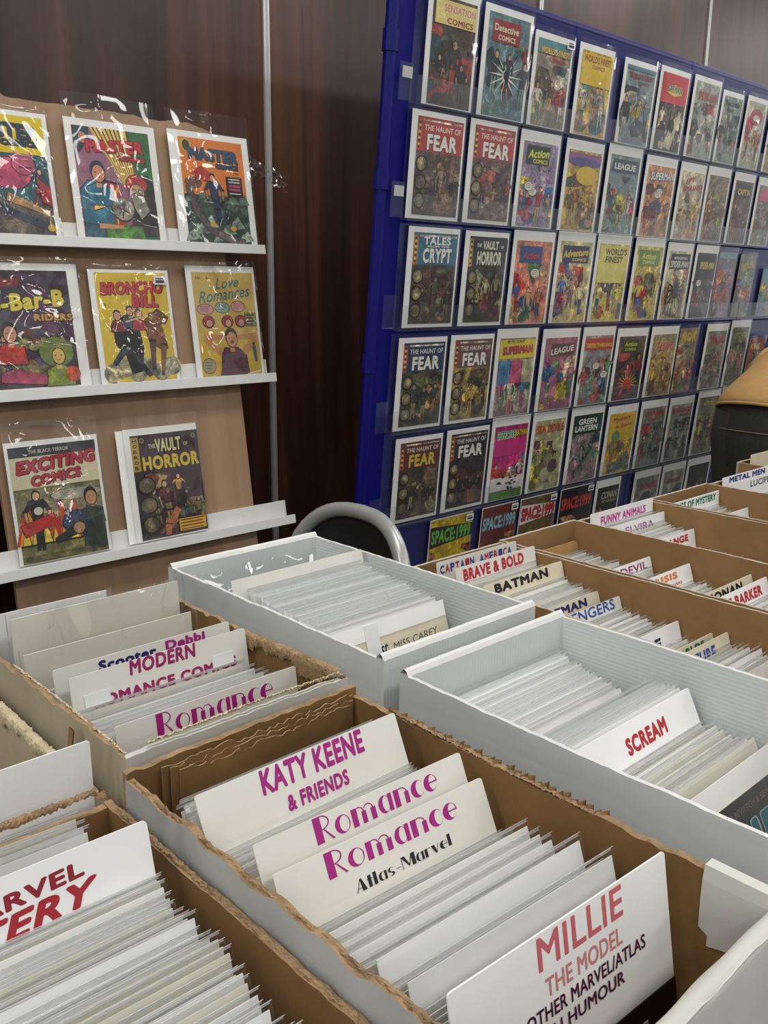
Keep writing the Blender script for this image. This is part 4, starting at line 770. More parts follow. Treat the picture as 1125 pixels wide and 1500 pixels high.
mb.grid(wrap, 40, 20, MT['boxw']); o = child(mb, 'paper_wrap', t, (cx, cy)); o.data.polygons.foreach_set('use_smooth', [True]*len(o.data.polygons))
mb = MB(); mb.grid(lambda u, v: (.4775-.0006*math.sin(v*5), .177+.042*u*(1 if v < .8 else .85), CZ+H+.002-.052*v*(1-.18*(1-u))) if v > .08 else (.4875-.010*v/.08, .177+.042*u, CZ+H+.0045), 8, 14, MT['boxw']); child(mb, 'corner_wrap', t, (cx, cy))
t, cx, cy, h = sb
child(frayed([(.4915, .578, CZ-.338), (.491, .66, CZ-.341), (.491, .74, CZ-.345)], .020, 8, MT['torn'], 1.0), 'frayed_edge', t, (cx, cy))
child(frayed([(.286, .80, CZ-.342), (.286, .68, CZ-.342), (.284, .582, CZ-.343)], .005, 9, MT['tornl'], .3), 'frayed_edge', t, (cx, cy))
child(frayed([(.30, .577, CZ-.338), (.40, .577, CZ-.336), (.49, .577, CZ-.337)], .006, 10, MT['tornl'], .4), 'frayed_edge', t, (cx, cy))
t, cx, cy, h = vb
child(frayed([(.2605, .20, CZ-.366), (.2605, .40, CZ-.366), (.2605, .55, CZ-.364)], .007, 12, MT['torn'], .7), 'frayed_edge', t, (cx, cy))
child(frayed([(.25, .5625, CZ-.352), (.16, .5625, CZ-.350), (.06, .5625, CZ-.348)], .010, 13, MT['torn'], .5), 'frayed_edge', t, (cx, cy))
t, cx, cy, h = tbx
child(frayed([(.2675, .60, CZ-.380), (.2675, .72, CZ-.376), (.2675, .88, CZ-.371)], .020, 14, MT['tornl'], .9), 'frayed_edge', t, (cx, cy))
child(frayed([(.2665, .59, CZ-.374), (.268, .578, CZ-.384)], .02, 15, MT['torn'], 1.2, 14), 'frayed_corner', t, (cx, cy))
mb = MB(); mb.add([(.2685, .655, CZ-.378), (.2685, .648, CZ-.378), (.271, .642, CZ-.343), (.271, .650, CZ-.342)], [(0, 1, 2, 3)], MT['kraft']); mb.add([(.2695, .655, CZ-.378), (.2695, .648, CZ-.378), (.272, .642, CZ-.343), (.272, .650, CZ-.342)], [(3, 2, 1, 0)], MT['kraftd']); child(mb, 'torn_strip', t, (cx, cy))

# ---- bagged comics: one prototype mesh pair, copied
def bag_proto(name, bw, bh, bm):
    mb = MB(); mb.box((-bw/2, -.0006, .004), (bw/2, .0002, bh), MT[bm]); mb.box((-bw/2+.003, .0002, .004), (bw/2-.003, .0012, bh-.008), MT['paper'])
    o = mb.build('bagged_comic'); m2 = MB(); x = bw/2+.002; H2 = bh+.005
    m2.grid(lambda u, v: ((u-.5)*2*x, -.0010-.0002*math.sin(u*9+v*4), v*H2), 5, 3, MT['packed'])
    for sx in (-x, x): m2.add([(sx, -.0010, 0), (sx, .0013, 0), (sx, .0013, H2-.004), (sx, -.0010, H2)], [(0, 1, 2, 3)], MT['packed'])
    m2.grid(lambda u, v: ((u-.5)*2*x, .0001-.0012*math.cos(v*math.pi), H2-.003*v+.0012*math.sin(v*math.pi)), 4, 6, MT['fold'])  # folded lip, whitened to imitate bright glints along the sleeve tops
    c = m2.build('plastic_sleeve', o, smooth=True)
    return o
BW, BH = .175, .267
PR = {k: bag_proto(k, BW, BH, k) for k in ('board', 'board2', 'cardw')}
rc_ = random.Random(77); used = set(); NB = {}
LASTF = [None]; TW = [0.0]
def settle(ytop, ztop, lean, gap):
    """slide a card towards the front of its box until it clears the one behind it"""
    t = math.tan(R(lean)); zf = TZ+.006; yb = ytop-(CZ+ztop-zf)*t; g_ = gap/math.cos(R(lean))
    if LASTF[0]:
        pb, pt, pz = LASTF[0]; zc = min(pz, CZ+ztop)-zf
        if ytop > pb+pt*zc+.05: LASTF[0] = None
        else: yb -= max(0, yb+g_-pb, yb+t*zc+g_-pb-pt*zc)
    LASTF[0] = (yb, t, CZ+ztop)
    return yb+(CZ+ztop-zf)*t
def file_one(kind, xr, ytop, ztop, lean, label, group, wscale=1.0):
    twist = TW[0]; ytop = settle(ytop, ztop, lean, .0026)
    o = PR[kind]
    if kind in used: o = dup(o)
    used.add(kind)
    a = R(lean); floor = TZ+.006; hgt = (CZ+ztop-floor)/math.cos(a); o.scale = (wscale, 1, hgt/BH)
    o.location = (xr-BW*wscale/2, ytop-hgt*math.sin(a)-BW*wscale/2*math.sin(twist), floor); o.rotation_euler = (-a, 0, twist)
    tag(o, label, 'comic', group)
    return o
WS = [1.0]
def file_run(ya, yb, n, za, zb, la, lb, xr, label, group, kinds='board board board board2', jz=.004, jx=.003, wscale=1.0):
    ks = kinds.split()
    for i in range(n):
        u = i/max(1, n-1); file_one(rc_.choice(ks), xr-rc_.uniform(0, jx), ya+(yb-ya)*u, za+(zb-za)*u+rc_.uniform(-jz, jz), la+(lb-la)*u, label, group, wscale*WS[0])

# ---- divider cards
WMAX = [1]
def divider(label, xr, ytop, ztop, lean, lines, w=.182, h=None, m='card', cat='divider card', group=None, corner=.0022):
    """lines: (text, colour, x-left and x-right from the card's right edge, top, bottom measured down, style, shear, slope)"""
    ytop = settle(ytop, ztop, lean, .0029)
    w = min(w, WMAX[0])
    a = R(lean); floor = TZ+.006; hgt = (CZ+ztop-floor)/math.cos(a)
    t = thing('divider_card', label, cat, (xr-w/2, ytop-hgt*math.sin(a)-w/2*math.sin(TW[0]), floor), (-a, 0, TW[0]), group)
    mb = MB(); c = corner; X = w/2
    pr = [(-X, 0), (X, 0), (X, hgt-c)]+[(X-c+c*math.cos(R(q)), hgt-c+c*math.sin(R(q))) for q in (30, 60, 90)]+[(-X+c, hgt)]+[(-X+c+c*math.cos(R(q)), hgt-c+c*math.sin(R(q))) for q in (120, 150, 180)]
    n = len(pr); vs = [(x, -.0009, z) for x, z in pr]+[(x, .0003, z) for x, z in pr]
    mb.add(vs, [tuple(range(n)), tuple(range(n, 2*n))[::-1]]+[(i, i+n, (i+1) % n+n, (i+1) % n) for i in range(n)], MT[m]); mb.build('card', t)
    for k, ln in enumerate(lines):
        s_, col, xa, xb, d0, d1 = ln[:6]; st = ln[6] if len(ln) > 6 else 'b'; shear = ln[7] if len(ln) > 7 else 0; slope = ln[8] if len(ln) > 8 else 0
        cols = col.split(); mb = MB()
        if len(cols) == 1:
            runs = [(deco(s_) if st == 'd' else letters(s_, {'b': .042, 'B': .055, 'n': .018, 'h': 0}[st], shear), xa, xb, col)]
        else:
            L = len(s_); runs = [(letters(ch, .045, 0), xa+(xb-xa)*i/L, xa+(xb-xa)*(i+.86)/L, cols[i % len(cols)]) for i, ch in enumerate(s_) if ch != ' ']
        for (vs, fs), p, q, cc in runs:
            mb.add([(X+p+(q-p)*x, -.0009-.0001-.00012*k-.000012*l, hgt-d1+(d1-d0)*y+slope*(p+(q-p)*x)) for x, y, l in vs], fs, ink(cc))
        if st == 'D': pass
        mb.build('lettering', t)
    return t
MG, PK = '#a0127a', '#c9656c'
# box with the pink-lettered cards
LASTF[0] = None; x = .459
file_run(.502, .484, 5, -.352, -.350, 23, 24, x, 'bagged comic behind the tall magenta-lettered card with two short lines', 'comics at the back of the torn brown box', jx=.003)
divider('white card with hand-drawn magenta capitals over a smaller second line', x, .474, -.327, 25, [('KATY KEENE', MG, -.132, -.037, .001, .0185, 'b', .08, .0), ('& FRIENDS', MG, -.1155, -.059, .0245, .036, 'b', .08)])
file_run(.464, .419, 6, -.366, -.368, 25, 25, x, 'bagged comic filed between the capitals card and the first curly-lettered card', 'comics in front of the capitals card', jx=.003)
TW[0] = -.04
divider('white card with one word in magenta art deco type, at the rear of a pair', x, .409, -.337, 25, [('Romance', MG, -.137, -.028, .0004, .0175, 'd')])
TW[0] = -.055
divider('white card with magenta art deco word above a smaller black line', x, .389, -.350, 26.5, [('Romance', MG, -.1445, -.030, .0015, .018, 'd'), ('Atlas-Marvel', '#151414', -.1275, -.043, .0255, .0335, 'd')])
TW[0] = -.055
file_run(.378, .352, 3, -.386, -.380, 26, 24, x, 'bagged comic in the lower run just in front of the black and magenta card', 'lower comics in front of the paired cards', 'board cardw board2', jz=.002, jx=.004)
TW[0] = -.055
file_run(.343, .309, 4, -.368, -.369, 23, 21, x, 'bagged comic in the run before the tall bright comic of the torn box', 'comics before the tall bright comic', 'board board board2 cardw', jz=.003, jx=.004)
TW[0] = -.055
file_one('cardw', x-.001, .2995, -.357, 20, 'tall bright bagged comic ending the run in front of the paired cards', None)
file_run(.293, .284, 2, -.369, -.368, 19, 18, x, 'bagged comic between the two taller white ones near the pale pink card', 'comics between the taller white ones', jx=.003)
file_one('cardw', x-.002, .2735, -.354, 17, 'tall white bagged comic with cut corners close to the pale pink card', None)
TW[0] = -.055
file_run(.265, .256, 2, -.366, -.366, 15.5, 13.5, x, 'bagged comic directly behind the card with pale pink lettering', 'comics directly behind the pale pink card', jx=.003)
t = divider('white card with faded pink and dark purple lettering, frontmost in its box', x-.003, .238, -.331, 10.4, [('MILLIE', PK, -.118, -.044, .002, .021, 'n', 0), ('THE MODEL', '#cc8484', -.114, -.047, .0262, .0372, 'n', .0), ('OTHER MARVEL/ATLAS', '#471035', -.131, -.026, .0405, .0492, 'n', 0), ('TEEN HUMOUR', '#471035', -.131, -.048, .0525, .0605, 'n', 0)], m='cardw')
mb = MB(); mb.box((-.088, -.0022, .02), (.0905, -.0014, .2125), MT['blackp']); mb.box((-.05, -.0026, .02), (.0, -.0022, .18), ink('#8a2a26')); mb.box((.02, -.0026, .16), (.06, -.0022, .2), MT['sticker']); mb.build('filed_cover', t)
TW[0] = -.03
# packed sleeves box
LASTF[0] = None; x = .238
file_run(.546, .486, 6, -.356, -.358, 10, 13, x-.012, 'glossy bagged comic at the rear, behind the dark red lettered card', 'comics behind the dark red lettered card', jx=.004)
divider('white card with dark red capitals and a larger slanted second line', x, .470, -.326, 14, [('MARVEL', '#8d1a2b', -.121, -.043, .005, .015, 'b', 0, .06), ('MYSTERY', '#a3202c', -.168, -.036, .0170, .0325, 'b', .28, .06)], m='cardw', corner=.003)
file_run(.461, .353, 19, -.364, -.370, 14, 14, x, 'glossy bagged comic tightly packed in front of the dark red lettered card', 'tightly packed glossy comics', 'cardw board cardw board2', jz=.004, jx=.006)
file_run(.346, .237, 17, -.372, -.384, 14, 13, x-.001, 'glossy bagged comic near the front end of the tightly packed box', 'tightly packed glossy comics at the front end', 'cardw board cardw', jz=.004, jx=.006)
TW[0] = 0
# white boxes
LASTF[0] = None; x = .767
file_run(.535, .459, 15, -.381, -.396, 24, 25, x, 'white bagged comic at the rear of the white box with dripping red letters', 'comics at the rear of the front white box', 'cardw cardw board', jz=.002, jx=.003)
file_run(.452, .428, 5, -.402, -.400, 25, 25, x-.002, 'white bagged comic standing lower in the middle of the front white box', 'lower comics in the front white box', 'cardw board', jz=.002)
file_run(.421, .394, 6, -.377, -.372, 25, 26, x-.001, 'white bagged comic right behind the card with dripping red letters', 'comics behind the dripping letters', 'cardw cardw board', jz=.0015)
divider('white card with five dripping red letters and a wavy baseline', x, .387, -.371, 27, [('SCREAM', '#b5202c', -.1185, -.053, .010, .0255, 'B', 0, .02)], m='cardw', w=.19)
file_run(.377, .318, 9, -.402, -.398, 27, 28, x, 'cream bagged comic in front of the card with dripping red letters', 'comics in front of the dripping letters', 'board board2', jz=.003)
yv = settle(.304, -.397, 27, .0085)
def sV(a):
    a.rect(0, 0, 1, 1, '#2c2b2b', .1); a.text('HAUNTED TALES TO BEWITCH & BEWILDER', '#7d6664', .5, .952, .94, .024, None, .012)
    a.text('VOID', '#1d6470', .5, .82, .88, .17, '#a9b4b4', .04); a.scene(0, 0, 1, .7, ['#2c2b2b', '#3a4c54', '#54403c', '#6b6a64'], random.Random(3), 3, 4)
comic('dark comic with large teal lettering, frontmost in the front white box', None, (x-.092, yv-.25*math.sin(R(27)), TZ+.007), (-R(27), 0, 0), .182, .25, (0, .002, .176, .227), sV, amp=.0008, rng=rc_)
LASTF[0] = None; x = .768
mbt = divider('wide cream partition sheet across the rear of the far white box', x+.003, .862, -.338, 14, [], w=.205, m='card', cat='divider')
file_run(.852, .713, 29, -.353, -.366, 14, 18, x-.006, 'white bagged comic packed in the far white box', 'comics packed in the far white box', 'cardw cardw board', jz=.002, jx=.004)
t = divider('tan card with handwritten pencil words and white tape, front of the far white box', .757, .700, -.364, 17, [('MISS CAREY', '#3a3530', -.090, -.018, .0255, .034, 'h', .1, .03), ('1st', '#1c3a5c', -.116, -.098, .023, .037, 'n', .3)], w=.19, m='cardc')
mb = MB(); mb.box((-.095, -.0016, .250), (.094, -.0010, .2685), MT['cardw']); mb.build('white_strip', t)
mb = MB(); mb.box((-.034, -.0022, .228), (-.014, -.0016, .267), MT['tape']); mb.build('tape', t)
mb = MB(); mb.box((-.04, -.0014, .222), (.07, -.0010, .2245), MT['blackp']); mb.build('ruled_line', t)
gb = random.Random(31)
pb = thing('plastic_bag', 'crumpled clear plastic bag against the rear end of the far white box', 'plastic bag', (.667, .880, CZ-.470), (-R(38), 0, 0))
hh = [[gb.uniform(-1, 1) for _ in range(20)] for _ in range(16)]
mb = MB(); mb.grid(lambda u, v: ((u-.5)*.205, -.006*hh[int(v*14.9)][int(u*18.9)]-.012*v, v*.135*(1+.02*hh[3][int(u*18.9)])), 18, 14, MT['crinkle']); mb.build('bag_film', pb, smooth=True)
# battered box
LASTF[0] = None; x = .482
def bigbag(label, y, z, lean, w, film, m, xr):
    a = R(lean); hgt = (CZ+z-TZ-.006)/math.cos(a); t = thing('poly_bag', label, 'plastic bag', (xr-w/2, y-hgt*math.sin(a), TZ+.006), (-a, 0, 0))
    mb = MB(); mb.box((-w/2+.004, 0, 0), (w/2-.006, .0015, hgt-film), MT[m]); mb.build('backing_board', t)
    sleeve_mesh(w, hgt, MT['crinkle'], .003, .0017, 60, 60, gb, 16, 4, .45).build('bag_film', t, smooth=True); return t
bigbag('tall white bagged sheet at the very back of the battered box', .868, -.312, 3, .126, .004, 'cardw', .420)
bigbag('large glossy poly bag rising behind the others in the battered box', .833, -.305, 4, .190, .006, 'board2', x+.003)
bigbag('second large poly bag in the battered box, one step lower', .800, -.330, 5, .188, .006, 'board2', x-.002)
bigbag('third large poly bag, just behind the dark blue lettered card', .768, -.350, 7, .186, .012, 'board', x-.004)
divider('white card with half-hidden dark blue and magenta words', x, .741, -.332, 9, [('Scooter', '#1b1f66', -.142, -.083, .003, .0135, 'B'), ('Debbi', MG, -.073, -.029, .002, .0115, 'B')], w=.184)
t = divider('white card with crimson hand-drawn capitals and taped corners, in the battered box', x, .713, -.331, 10, [('MODERN', '#94125c', -.126, -.057, .0005, .0145, 'b', .1, -.01), ('ROMANCE COMICS', '#94125c', -.163, -.014, .024, .0345, 'B', 0, -.01)], w=.182)
for dx in (-.068, .062): mb = MB(); mb.box((dx-.012, -.0017, .262), (dx+.012, -.0012, .274), MT['tape']); mb.build('tape', t)
file_run(.702, .641, 7, -.364, -.362, 10, 9, x-.006, 'bagged comic between the crimson card and the last card of the battered box', 'comics in the battered box', 'board cardw board2', jx=.006)
divider('white card with magenta art deco word, at the front end of the battered box', x, .631, -.345, 8.5, [('Romance', MG, -.146, -.028, .001, .021, 'd')])
# torn cream-lined box
LASTF[0] = None
divider('blank white glossy card at the front end of the cream-lined box', .262, .594, -.328, 1.5, [], m='cardw', w=.19)
file_run(.645, .622, 4, -.345, -.342, 3, 2.5, .205, 'bagged comic behind the blank glossy card in the cream-lined box', 'comics in the cream-lined box', jx=.003, wscale=.8)
# brown boxes along the table
LASTF[0] = None; x = .988; WS[0] = .9; WMAX[0] = .162
RD, NV = '#b3202e', '#1d2f86'
divider('card with alternating blue and red capitals, partly hidden by a red-lettered one', x-.002, .775, -.348, 8, [('CAPTAIN AMERICA', '#1d3f8c #b3202e', -.157, -.010, .005, .0165)])
divider('white card with plump red capitals joined by an ampersand', x, .744, -.349, 12, [('BRAVE & BOLD', RD, -.149, -.026, .0035, .0195, 'B')])
file_run(.737, .703, 6, -.374, -.376, 13, 15, x-.002, 'bagged comic behind the cream card with black slab lettering', 'comics behind the black slab lettering')
divider('cream card with black slab capitals over two small lines', x, .697, -.360, 16, [('BATMAN', '#141313', -.1425, -.033, .0025, .015, 'B'), ('MISC. ELSEWORLDS,', '#6b4270', -.132, -.036, .0252, .0315, 'n'), ('ONE SHOTS ETC.', '#141313', -.116, -.052, .0345, .041, 'B')], m='cardc')
file_run(.690, .640, 9, -.384, -.392, 16, 17, x-.002, 'bagged comic in front of the cream card with black slab lettering', 'comics in front of the black slab lettering')
divider('cream card with navy slab capitals behind a blue-lettered one', x-.006, .633, -.385, 18, [('BATMAN', '#1b1d63', -.13, -.028, .003, .014, 'B')], m='cardc', w=.17)
divider('card with rounded blue capitals in front of the navy slab lettering', x, .604, -.386, 18, [('AVENGERS', '#1d4a9c', -.140, -.0145, .0, .0135, 'n')], m='card')
file_run(.596, .528, 12, -.404, -.408, 18, 18, x-.002, 'bagged comic between the blue-lettered and the dark purple-lettered cards', 'comics in front of the blue lettering')
divider('white card with dark purple capitals, beside the rim of the front white box', x, .520, -.396, 18, [('BLUE', '#33215c', -.115, -.045, .010, .024, 'B')], m='cardw')
file_run(.512, .480, 5, -.418, -.416, 18, 18, x-.002, 'bagged comic behind the green-lettered card', 'comics behind the green lettering')
divider('cream card with green capitals, half hidden by a blue-lettered one', x-.004, .473, -.397, 18, [('WORLDS', '#1c6b35', -.10, -.022, .003, .0145, 'B')], m='cardc', w=.17)
divider('cream card with heavy blue capitals in front of the green-lettered one', x, .456, -.392, 18, [('ADVENTURE', '#1b4796', -.15, -.035, .006, .0225, 'B')], m='cardc')
file_run(.448, .392, 9, -.402, -.402, 18, 18, x-.002, 'bagged comic at the front of the brown box beside the white boxes', 'comics in front of the heavy blue lettering')
LASTF[0] = None; x = 1.172
divider('blank brown divider sheet with rounded corners', x-.004, .796, -.385, 6, [], m='tanb', w=.166, corner=.008, cat='divider')
file_run(.785, .680, 17, -.404, -.408, 8, 14, x-.002, 'bagged comic between the brown sheet and the maroon-lettered card', 'comics in front of the brown sheet')
divider('white card with maroon capitals, behind the orange-lettered one', x, .670, -.384, 16, [('DAREDEVIL', '#8a1c5c', -.150, -.012, .004, .0155, 'n')], m='cardw')
file_run(.662, .614, 5, -.404, -.404, 16, 16, x-.002, 'bagged comic between the maroon and the orange lettering', 'comics behind the orange lettering')
divider('white card with orange capitals and a small red line', x, .607, -.380, 18, [('CRISIS', '#d98438', -.1205, -.038, .004, .0135, 'B'), ('CROSSOVERS', RD, -.09, -.03, .019, .023, 'n')], m='cardw')
file_run(.600, .524, 11, -.406, -.402, 18, 18, x-.002, 'bagged comic in front of the orange-lettered card', 'comics in front of the orange lettering')
divider('cream card with bold black capitals behind a red-lettered one', x-.002, .516, -.374, 18, [('CONAN', '#161414', -.125, -.03, .003, .0155, 'B')], m='cardc', w=.17)
divider('white card with red capitals in front of the bold black lettering', x, .496, -.373, 18, [('CLIVE BARKER', RD, -.155, -.02, .006, .0205, 'B')], m='cardw')
file_run(.488, .420, 8, -.398, -.402, 18, 18, x-.002, 'bagged comic at the front of the second brown box', 'comics in front of the red two-word lettering')
LASTF[0] = None; x = 1.392; WS[0] = 1; WMAX[0] = 1
divider('tall white card with pink capitals rising above the brown boxes', x, .800, -.351, 4, [('FUNNY ANIMALS', '#c23a94', -.158, -.023, .008, .0225, 'B')], m='cardw', w=.186)
file_run(.795, .782, 3, -.376, -.378, 5, 6, x-.002, 'bagged comic right in front of the tall pink-lettered card', 'comics in front of the tall pink lettering')
divider('white card with thin purple capitals, behind a red-lettered one', x, .776, -.371, 8, [('ELVIRA', '#9c4a94', -.122, -.036, .0075, .0205, 'n')], m='cardw', w=.186)
file_run(.768, .726, 6, -.39, -.396, 9, 11, x-.002, 'bagged comic behind the partly hidden red-lettered card', 'comics behind the partly hidden red lettering')
divider('cream card with red capitals cut off by the box edge', x, .719, -.390, 12, [('STRANGE', RD, -.125, -.022, .005, .017, 'B')], m='cardw', w=.182)
file_run(.710, .60, 13, -.422, -.424, 12, 14, x-.002, 'bagged comic standing low in the third brown box', 'low comics in the third brown box')
LASTF[0] = None; x = 1.598
divider('white card with green capitals, in the fourth brown box', x, .783, -.365, 5, [('HOUSE OF MYSTERY', '#1c7a4c', -.178, -.012, .003, .0165, 'B')], m='cardw', w=.186)
file_run(.777, .733, 7, -.395, -.402, 6, 8, x-.002, 'bagged comic just in front of the green-lettered card', 'comics in front of the green lettering of the fourth box')
divider('white card with mixed purple and green words, far along the table', x, .724, -.387, 9, [('Joy C', '#8a3f8c #1c7a5c', -.16, -.05, .006, .020)], m='cardw', w=.182)
file_run(.714, .64, 6, -.41, -.412, 10, 12, x-.002, 'bagged comic in front of the purple and green words', 'comics in front of the purple and green words')
LASTF[0] = None; x = 1.848
divider('white card with navy capitals cut across the middle, in the fifth brown box', x, .802, -.352, 4, [('METAL MEN', '#1c2a78', -.174, -.02, .002, .0135, 'B')], m='cardw', w=.2)
divider('white card with thin black capitals, in the fifth brown box', x, .788, -.362, 5, [('LUCIFER', '#1d1d20', -.112, -.010, .005, .0175, 'n')], m='cardw', w=.2)
file_run(.78, .74, 4, -.40, -.40, 6, 8, x-.002, 'bagged comic in the fifth brown box', 'comics in the fifth brown box')
LASTF[0] = None
divider('tall blank cream card farthest along the table', 2.045, .853, -.340, 2, [], m='cardc', w=.175)

# ================================================================== chair behind the boxes
ch = thing('office_chair', 'black chair with a pale grey rim arching over its back, behind the boxes', 'chair', (1.16, 1.32, 0))
def sup(t, ry, rz, e=2.6):
    c, s_ = math.cos(t), math.sin(t); return (ry*abs(c)**(2/e)*(1 if c > 0 else -1), rz*abs(s_)**(2/e)*(1 if s_ > 0 else -1))
N_ = 48; loop = []
for i in range(N_):
    y, z = sup(2*math.pi*i/N_, .186, .23); loop.append((.02*(z/.23)+.035*(y/.178)**2*-1, y, .705+z))
mb = MB(); mb.tube([(a+.0, b, c) for a, b, c in loop], .0155, MT['chrome'], 10, True, 1.0, 1.0); mb.build('back_rim', ch, smooth=True)
mb = MB(); cen = (.006, 0, .705); vs = [cen]+[(a*.9+.004, b*.94, .705+(c-.705)*.95) for a, b, c in loop]; mb.add(vs, [(0, i+1, (i+1) % N_+1) for i in range(N_)], MT['black'])
vs2 = [(.04, 0, .705)]+[(a+.028, b*.94, .705+(c-.705)*.95) for a, b, c in loop]; mb.add(vs2, [(0, (i+1) % N_+1, i+1) for i in range(N_)], MT['black'])
mb.add(vs[1:]+vs2[1:], [(i, i+N_, (i+1) % N_+N_, (i+1) % N_) for i in range(N_)], MT['black']); mb.build('backrest', ch, smooth=True)
mb = MB(); mb.box((.0, -.21, .43), (.42, .21, .49), MT['black']); mb.build('seat', ch, bevel=.02)
for y in (-.17, .17):
    mb = MB(); mb.tube([(.05, y, .0), (.03, y, .44), (.0, y*.95, .52), (.0, y*.98, .62)], .012, MT['chrome'], 8); mb.build('leg', ch, smooth=True)
    mb = MB(); mb.tube([(.40, y, .0), (.38, y, .44)], .012, MT['chrome'], 8); mb.build('leg', ch, smooth=True)

# ================================================================== bending person
ps = thing('person', 'person in a tan shirt and dark jeans bending forward beside the blue board', 'person', (3.18, 1.36, 0))
def loft(rings, m, n=20, cap=True):
    """rings: centre, half width (Y), half depth, axis pitch; elliptical sections perpendicular to the spine"""
    mb = MB(); vs = []
    for (c, wy, dp, pt) in rings:
        ax = Vector((math.cos(pt), 0, -math.sin(pt)))
        for k in range(n):
            t = 2*math.pi*k/n; vs.append(Vector(c)+Vector((0, 1, 0))*wy*math.cos(t)+ax*dp*math.sin(t))
    mb.add(vs, [(i*n+k, i*n+(k+1) % n, (i+1)*n+(k+1) % n, (i+1)*n+k) for i in range(len(rings)-1) for k in range(n)], m)
    if cap: mb.add(vs[-n:], [tuple(range(n))], m)
    return mb
def skinmesh(name, joints, edges, m, root=0, par=None, sub=2):
    me = bpy.data.meshes.new(name); me.from_pydata([j[0] for j in joints], edges, []); me.materials.append(m)
    o = bpy.data.objects.new(name, me); COL.objects.link(o); o.parent = par
    o.modifiers.new('s', 'SKIN').use_smooth_shade = True
    b = o.modifiers.new('d', 'SUBSURF'); b.levels = b.render_levels = sub
    for i, j in enumerate(joints):
        r = j[1]; me.skin_vertices[0].data[i].radius = r if isinstance(r, tuple) else (r, r); me.skin_vertices[0].data[i].use_root = i == root
    return o
J = [((-.03, 0, .93), (.13, .12)), ((.10, 0, 1.02), (.12, .13)), ((.27, 0, 1.085), (.11, .14)), ((.37, 0, 1.13), (.07, .09)), ((.43, 0, 1.175), .05), ((.455, 0, 1.21), (.075, .068)), ((.50, 0, 1.265), (.092, .078)), ((.54, 0, 1.315), (.06, .055))]
Ed = [(i, i+1) for i in range(7)]
def add_chain(frm, pts):
    k = len(J); J.extend(pts); Ed.append((frm, k)); Ed.extend((k+i, k+i+1) for i in range(len(pts)-1)); return len(J)-1
for sg in (-1, 1):
    add_chain(0, [((-.02, sg*.10, .84), .09), ((.0, sg*.105, .50), .058), ((-.03, sg*.11, .10), .04), ((.09, sg*.12, .05), .035)])
    wr = add_chain(2, [((.30, sg*.19, 1.07), .052), ((.41, sg*.22, .90), .042), ((.58, sg*.17, .80), .028), ((.635, sg*.165, .775), (.034, .018))])
    for q, (dy, ln) in enumerate(((-.026, .062), (-.009, .072), (.009, .068), (.025, .054))):
        add_chain(wr, [((.665, sg*.165+dy*.8, .765), .0095), ((.665+ln*.6, sg*.165+dy, .745), .0085), ((.665+ln*.9, sg*.165+dy, .722), .007)])
    add_chain(wr, [((.635, sg*.165-sg*.035, .762), .011), ((.665, sg*.165-sg*.05, .738), .009)])
skinmesh('body', J, Ed, MT['skin'], 0, ps)
# head details
mb = MB()
def hairf(u, v):
    t = u*2*math.pi; q = v*1.75; r = .098; d = Vector((math.cos(t)*math.sin(q)*.088, math.sin(t)*math.sin(q)*.088, math.cos(q)*r)); rot = Matrix.Rotation(-.25, 3, 'Y'); p = rot @ d; return (.495+p.x-.006, p.y, 1.275+p.z)
mb.grid(hairf, 20, 10, MT['hair']); mb.build('hair', ps, smooth=True)
mb = MB(); mb.tube([(.575, 0, 1.275), (.598, 0, 1.252), (.585, 0, 1.242)], [.009, .013, .008], MT['skin'], 8); mb.build('nose', ps, smooth=True)
for sg in (-1, 1):
    mb = MB(); mb.tube([(.49, sg*.083, 1.29), (.485, sg*.092, 1.275), (.49, sg*.085, 1.245)], [.008, .014, .007], MT['skin'], 8); mb.build('ear', ps, smooth=True)
    mb = MB(); mb.tube([(.572, sg*.03, 1.285), (.580, sg*.03, 1.285)], .009, MT['blackp'], 8); mb.build('eye', ps)
mb = MB(); mb.tube([(.575, -.022, 1.22), (.583, 0, 1.218), (.575, .022, 1.22)], .005, ink('#8a4a42'), 6); mb.build('mouth', ps)
P = R(16)
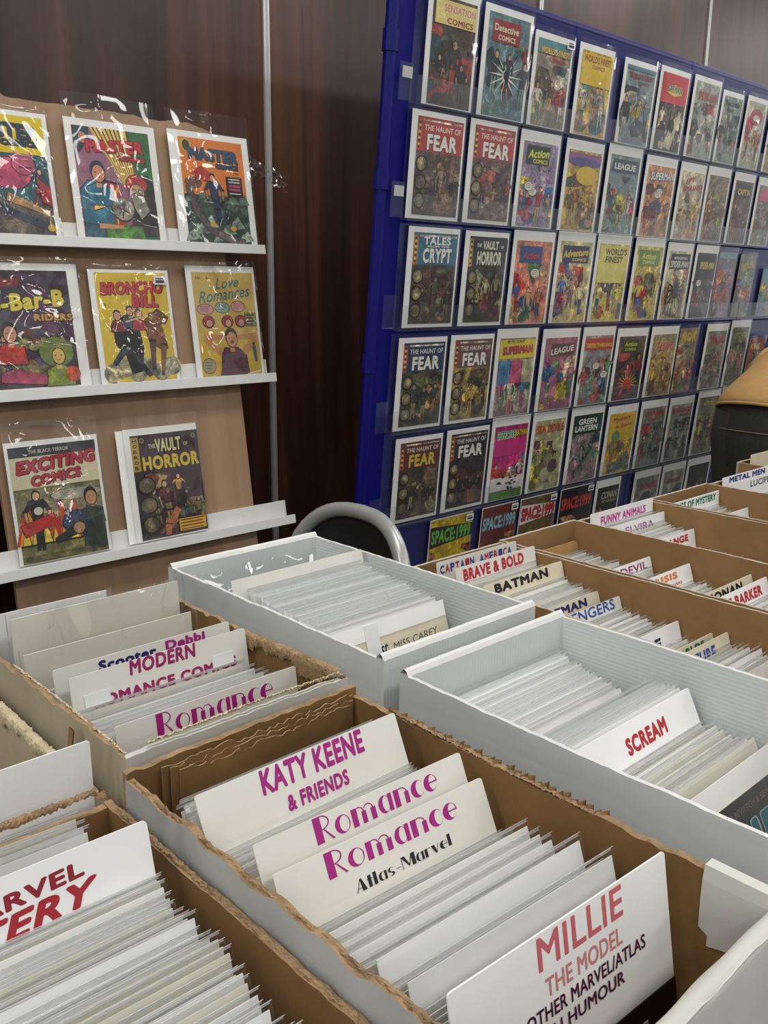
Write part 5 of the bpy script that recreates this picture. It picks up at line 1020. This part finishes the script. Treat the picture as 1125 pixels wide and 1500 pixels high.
sh = loft([((-.028, 0, .955), .205, .187, P), ((-.02, 0, .985), .203, .183, P), ((.04, 0, 1.02), .195, .155, R(24)), ((.12, 0, 1.04), .195, .138, R(42)), ((.21, 0, 1.075), .205, .132, R(56)), ((.30, 0, 1.11), .205, .120, R(62)), ((.37, 0, 1.135), .13, .08, R(62)), ((.41, 0, 1.155), .075, .06, R(60))], MT['tan'], 28, False)
o = sh.build('shirt', ps, smooth=True, subsurf=1); o.modifiers.new('t', 'SOLIDIFY').thickness = .004
mb = MB(); mb.tube([(-.028+math.cos(P)*.188*math.sin(t), .206*math.cos(t), .955-math.sin(P)*.188*math.sin(t)) for t in [2*math.pi*i/32 for i in range(32)]], .006, MT['tan'], 6, True); mb.build('shirt_hem', ps, smooth=True)
for sg in (-1, 1):
    mb = MB(); mb.tube([(.27, sg*.14, 1.10), (.31, sg*.20, 1.06), (.36, sg*.22, .98), (.385, sg*.222, .94)], [.085, .08, .078, .082], MT['tan'], 14); mb.build('sleeve', ps, smooth=True)
    mb = MB(); mb.tube([(-.035, sg*.075, .955), (-.035, sg*.09, .86), (-.02, sg*.102, .70), (.0, sg*.105, .50), (-.02, sg*.108, .28), (-.03, sg*.11, .07)], [.135, .13, .105, .08, .07, .072], MT['jean'], 18); mb.build('trouser_leg', ps, smooth=True)
    mb = MB(); mb.tube([(-.08, sg*.11, .045), (-.02, sg*.112, .05), (.08, sg*.118, .04), (.15, sg*.12, .03)], [.03, .045, .045, .028], MT['shoe'], 12); mb.build('shoe', ps, smooth=True)
mb = loft([((-.02, 0, .70), .185, .105, 0), ((-.03, 0, .79), .198, .145, 0), ((-.035, 0, .88), .205, .155, 0), ((-.032, 0, .96), .20, .158, R(8)), ((-.02, 0, 1.0), .19, .15, R(14))], MT['jean'], 26, True); mb.build('trouser_seat', ps, smooth=True)
mb = MB(); mb.tube([(-.035-.158*math.sin(t), -.208*math.cos(t), .895+.012*math.sin(t)) for t in [math.pi*(i/20)-.1 for i in range(21)]], .0022, MT['seam'], 5); mb.build('pocket_seam', ps)
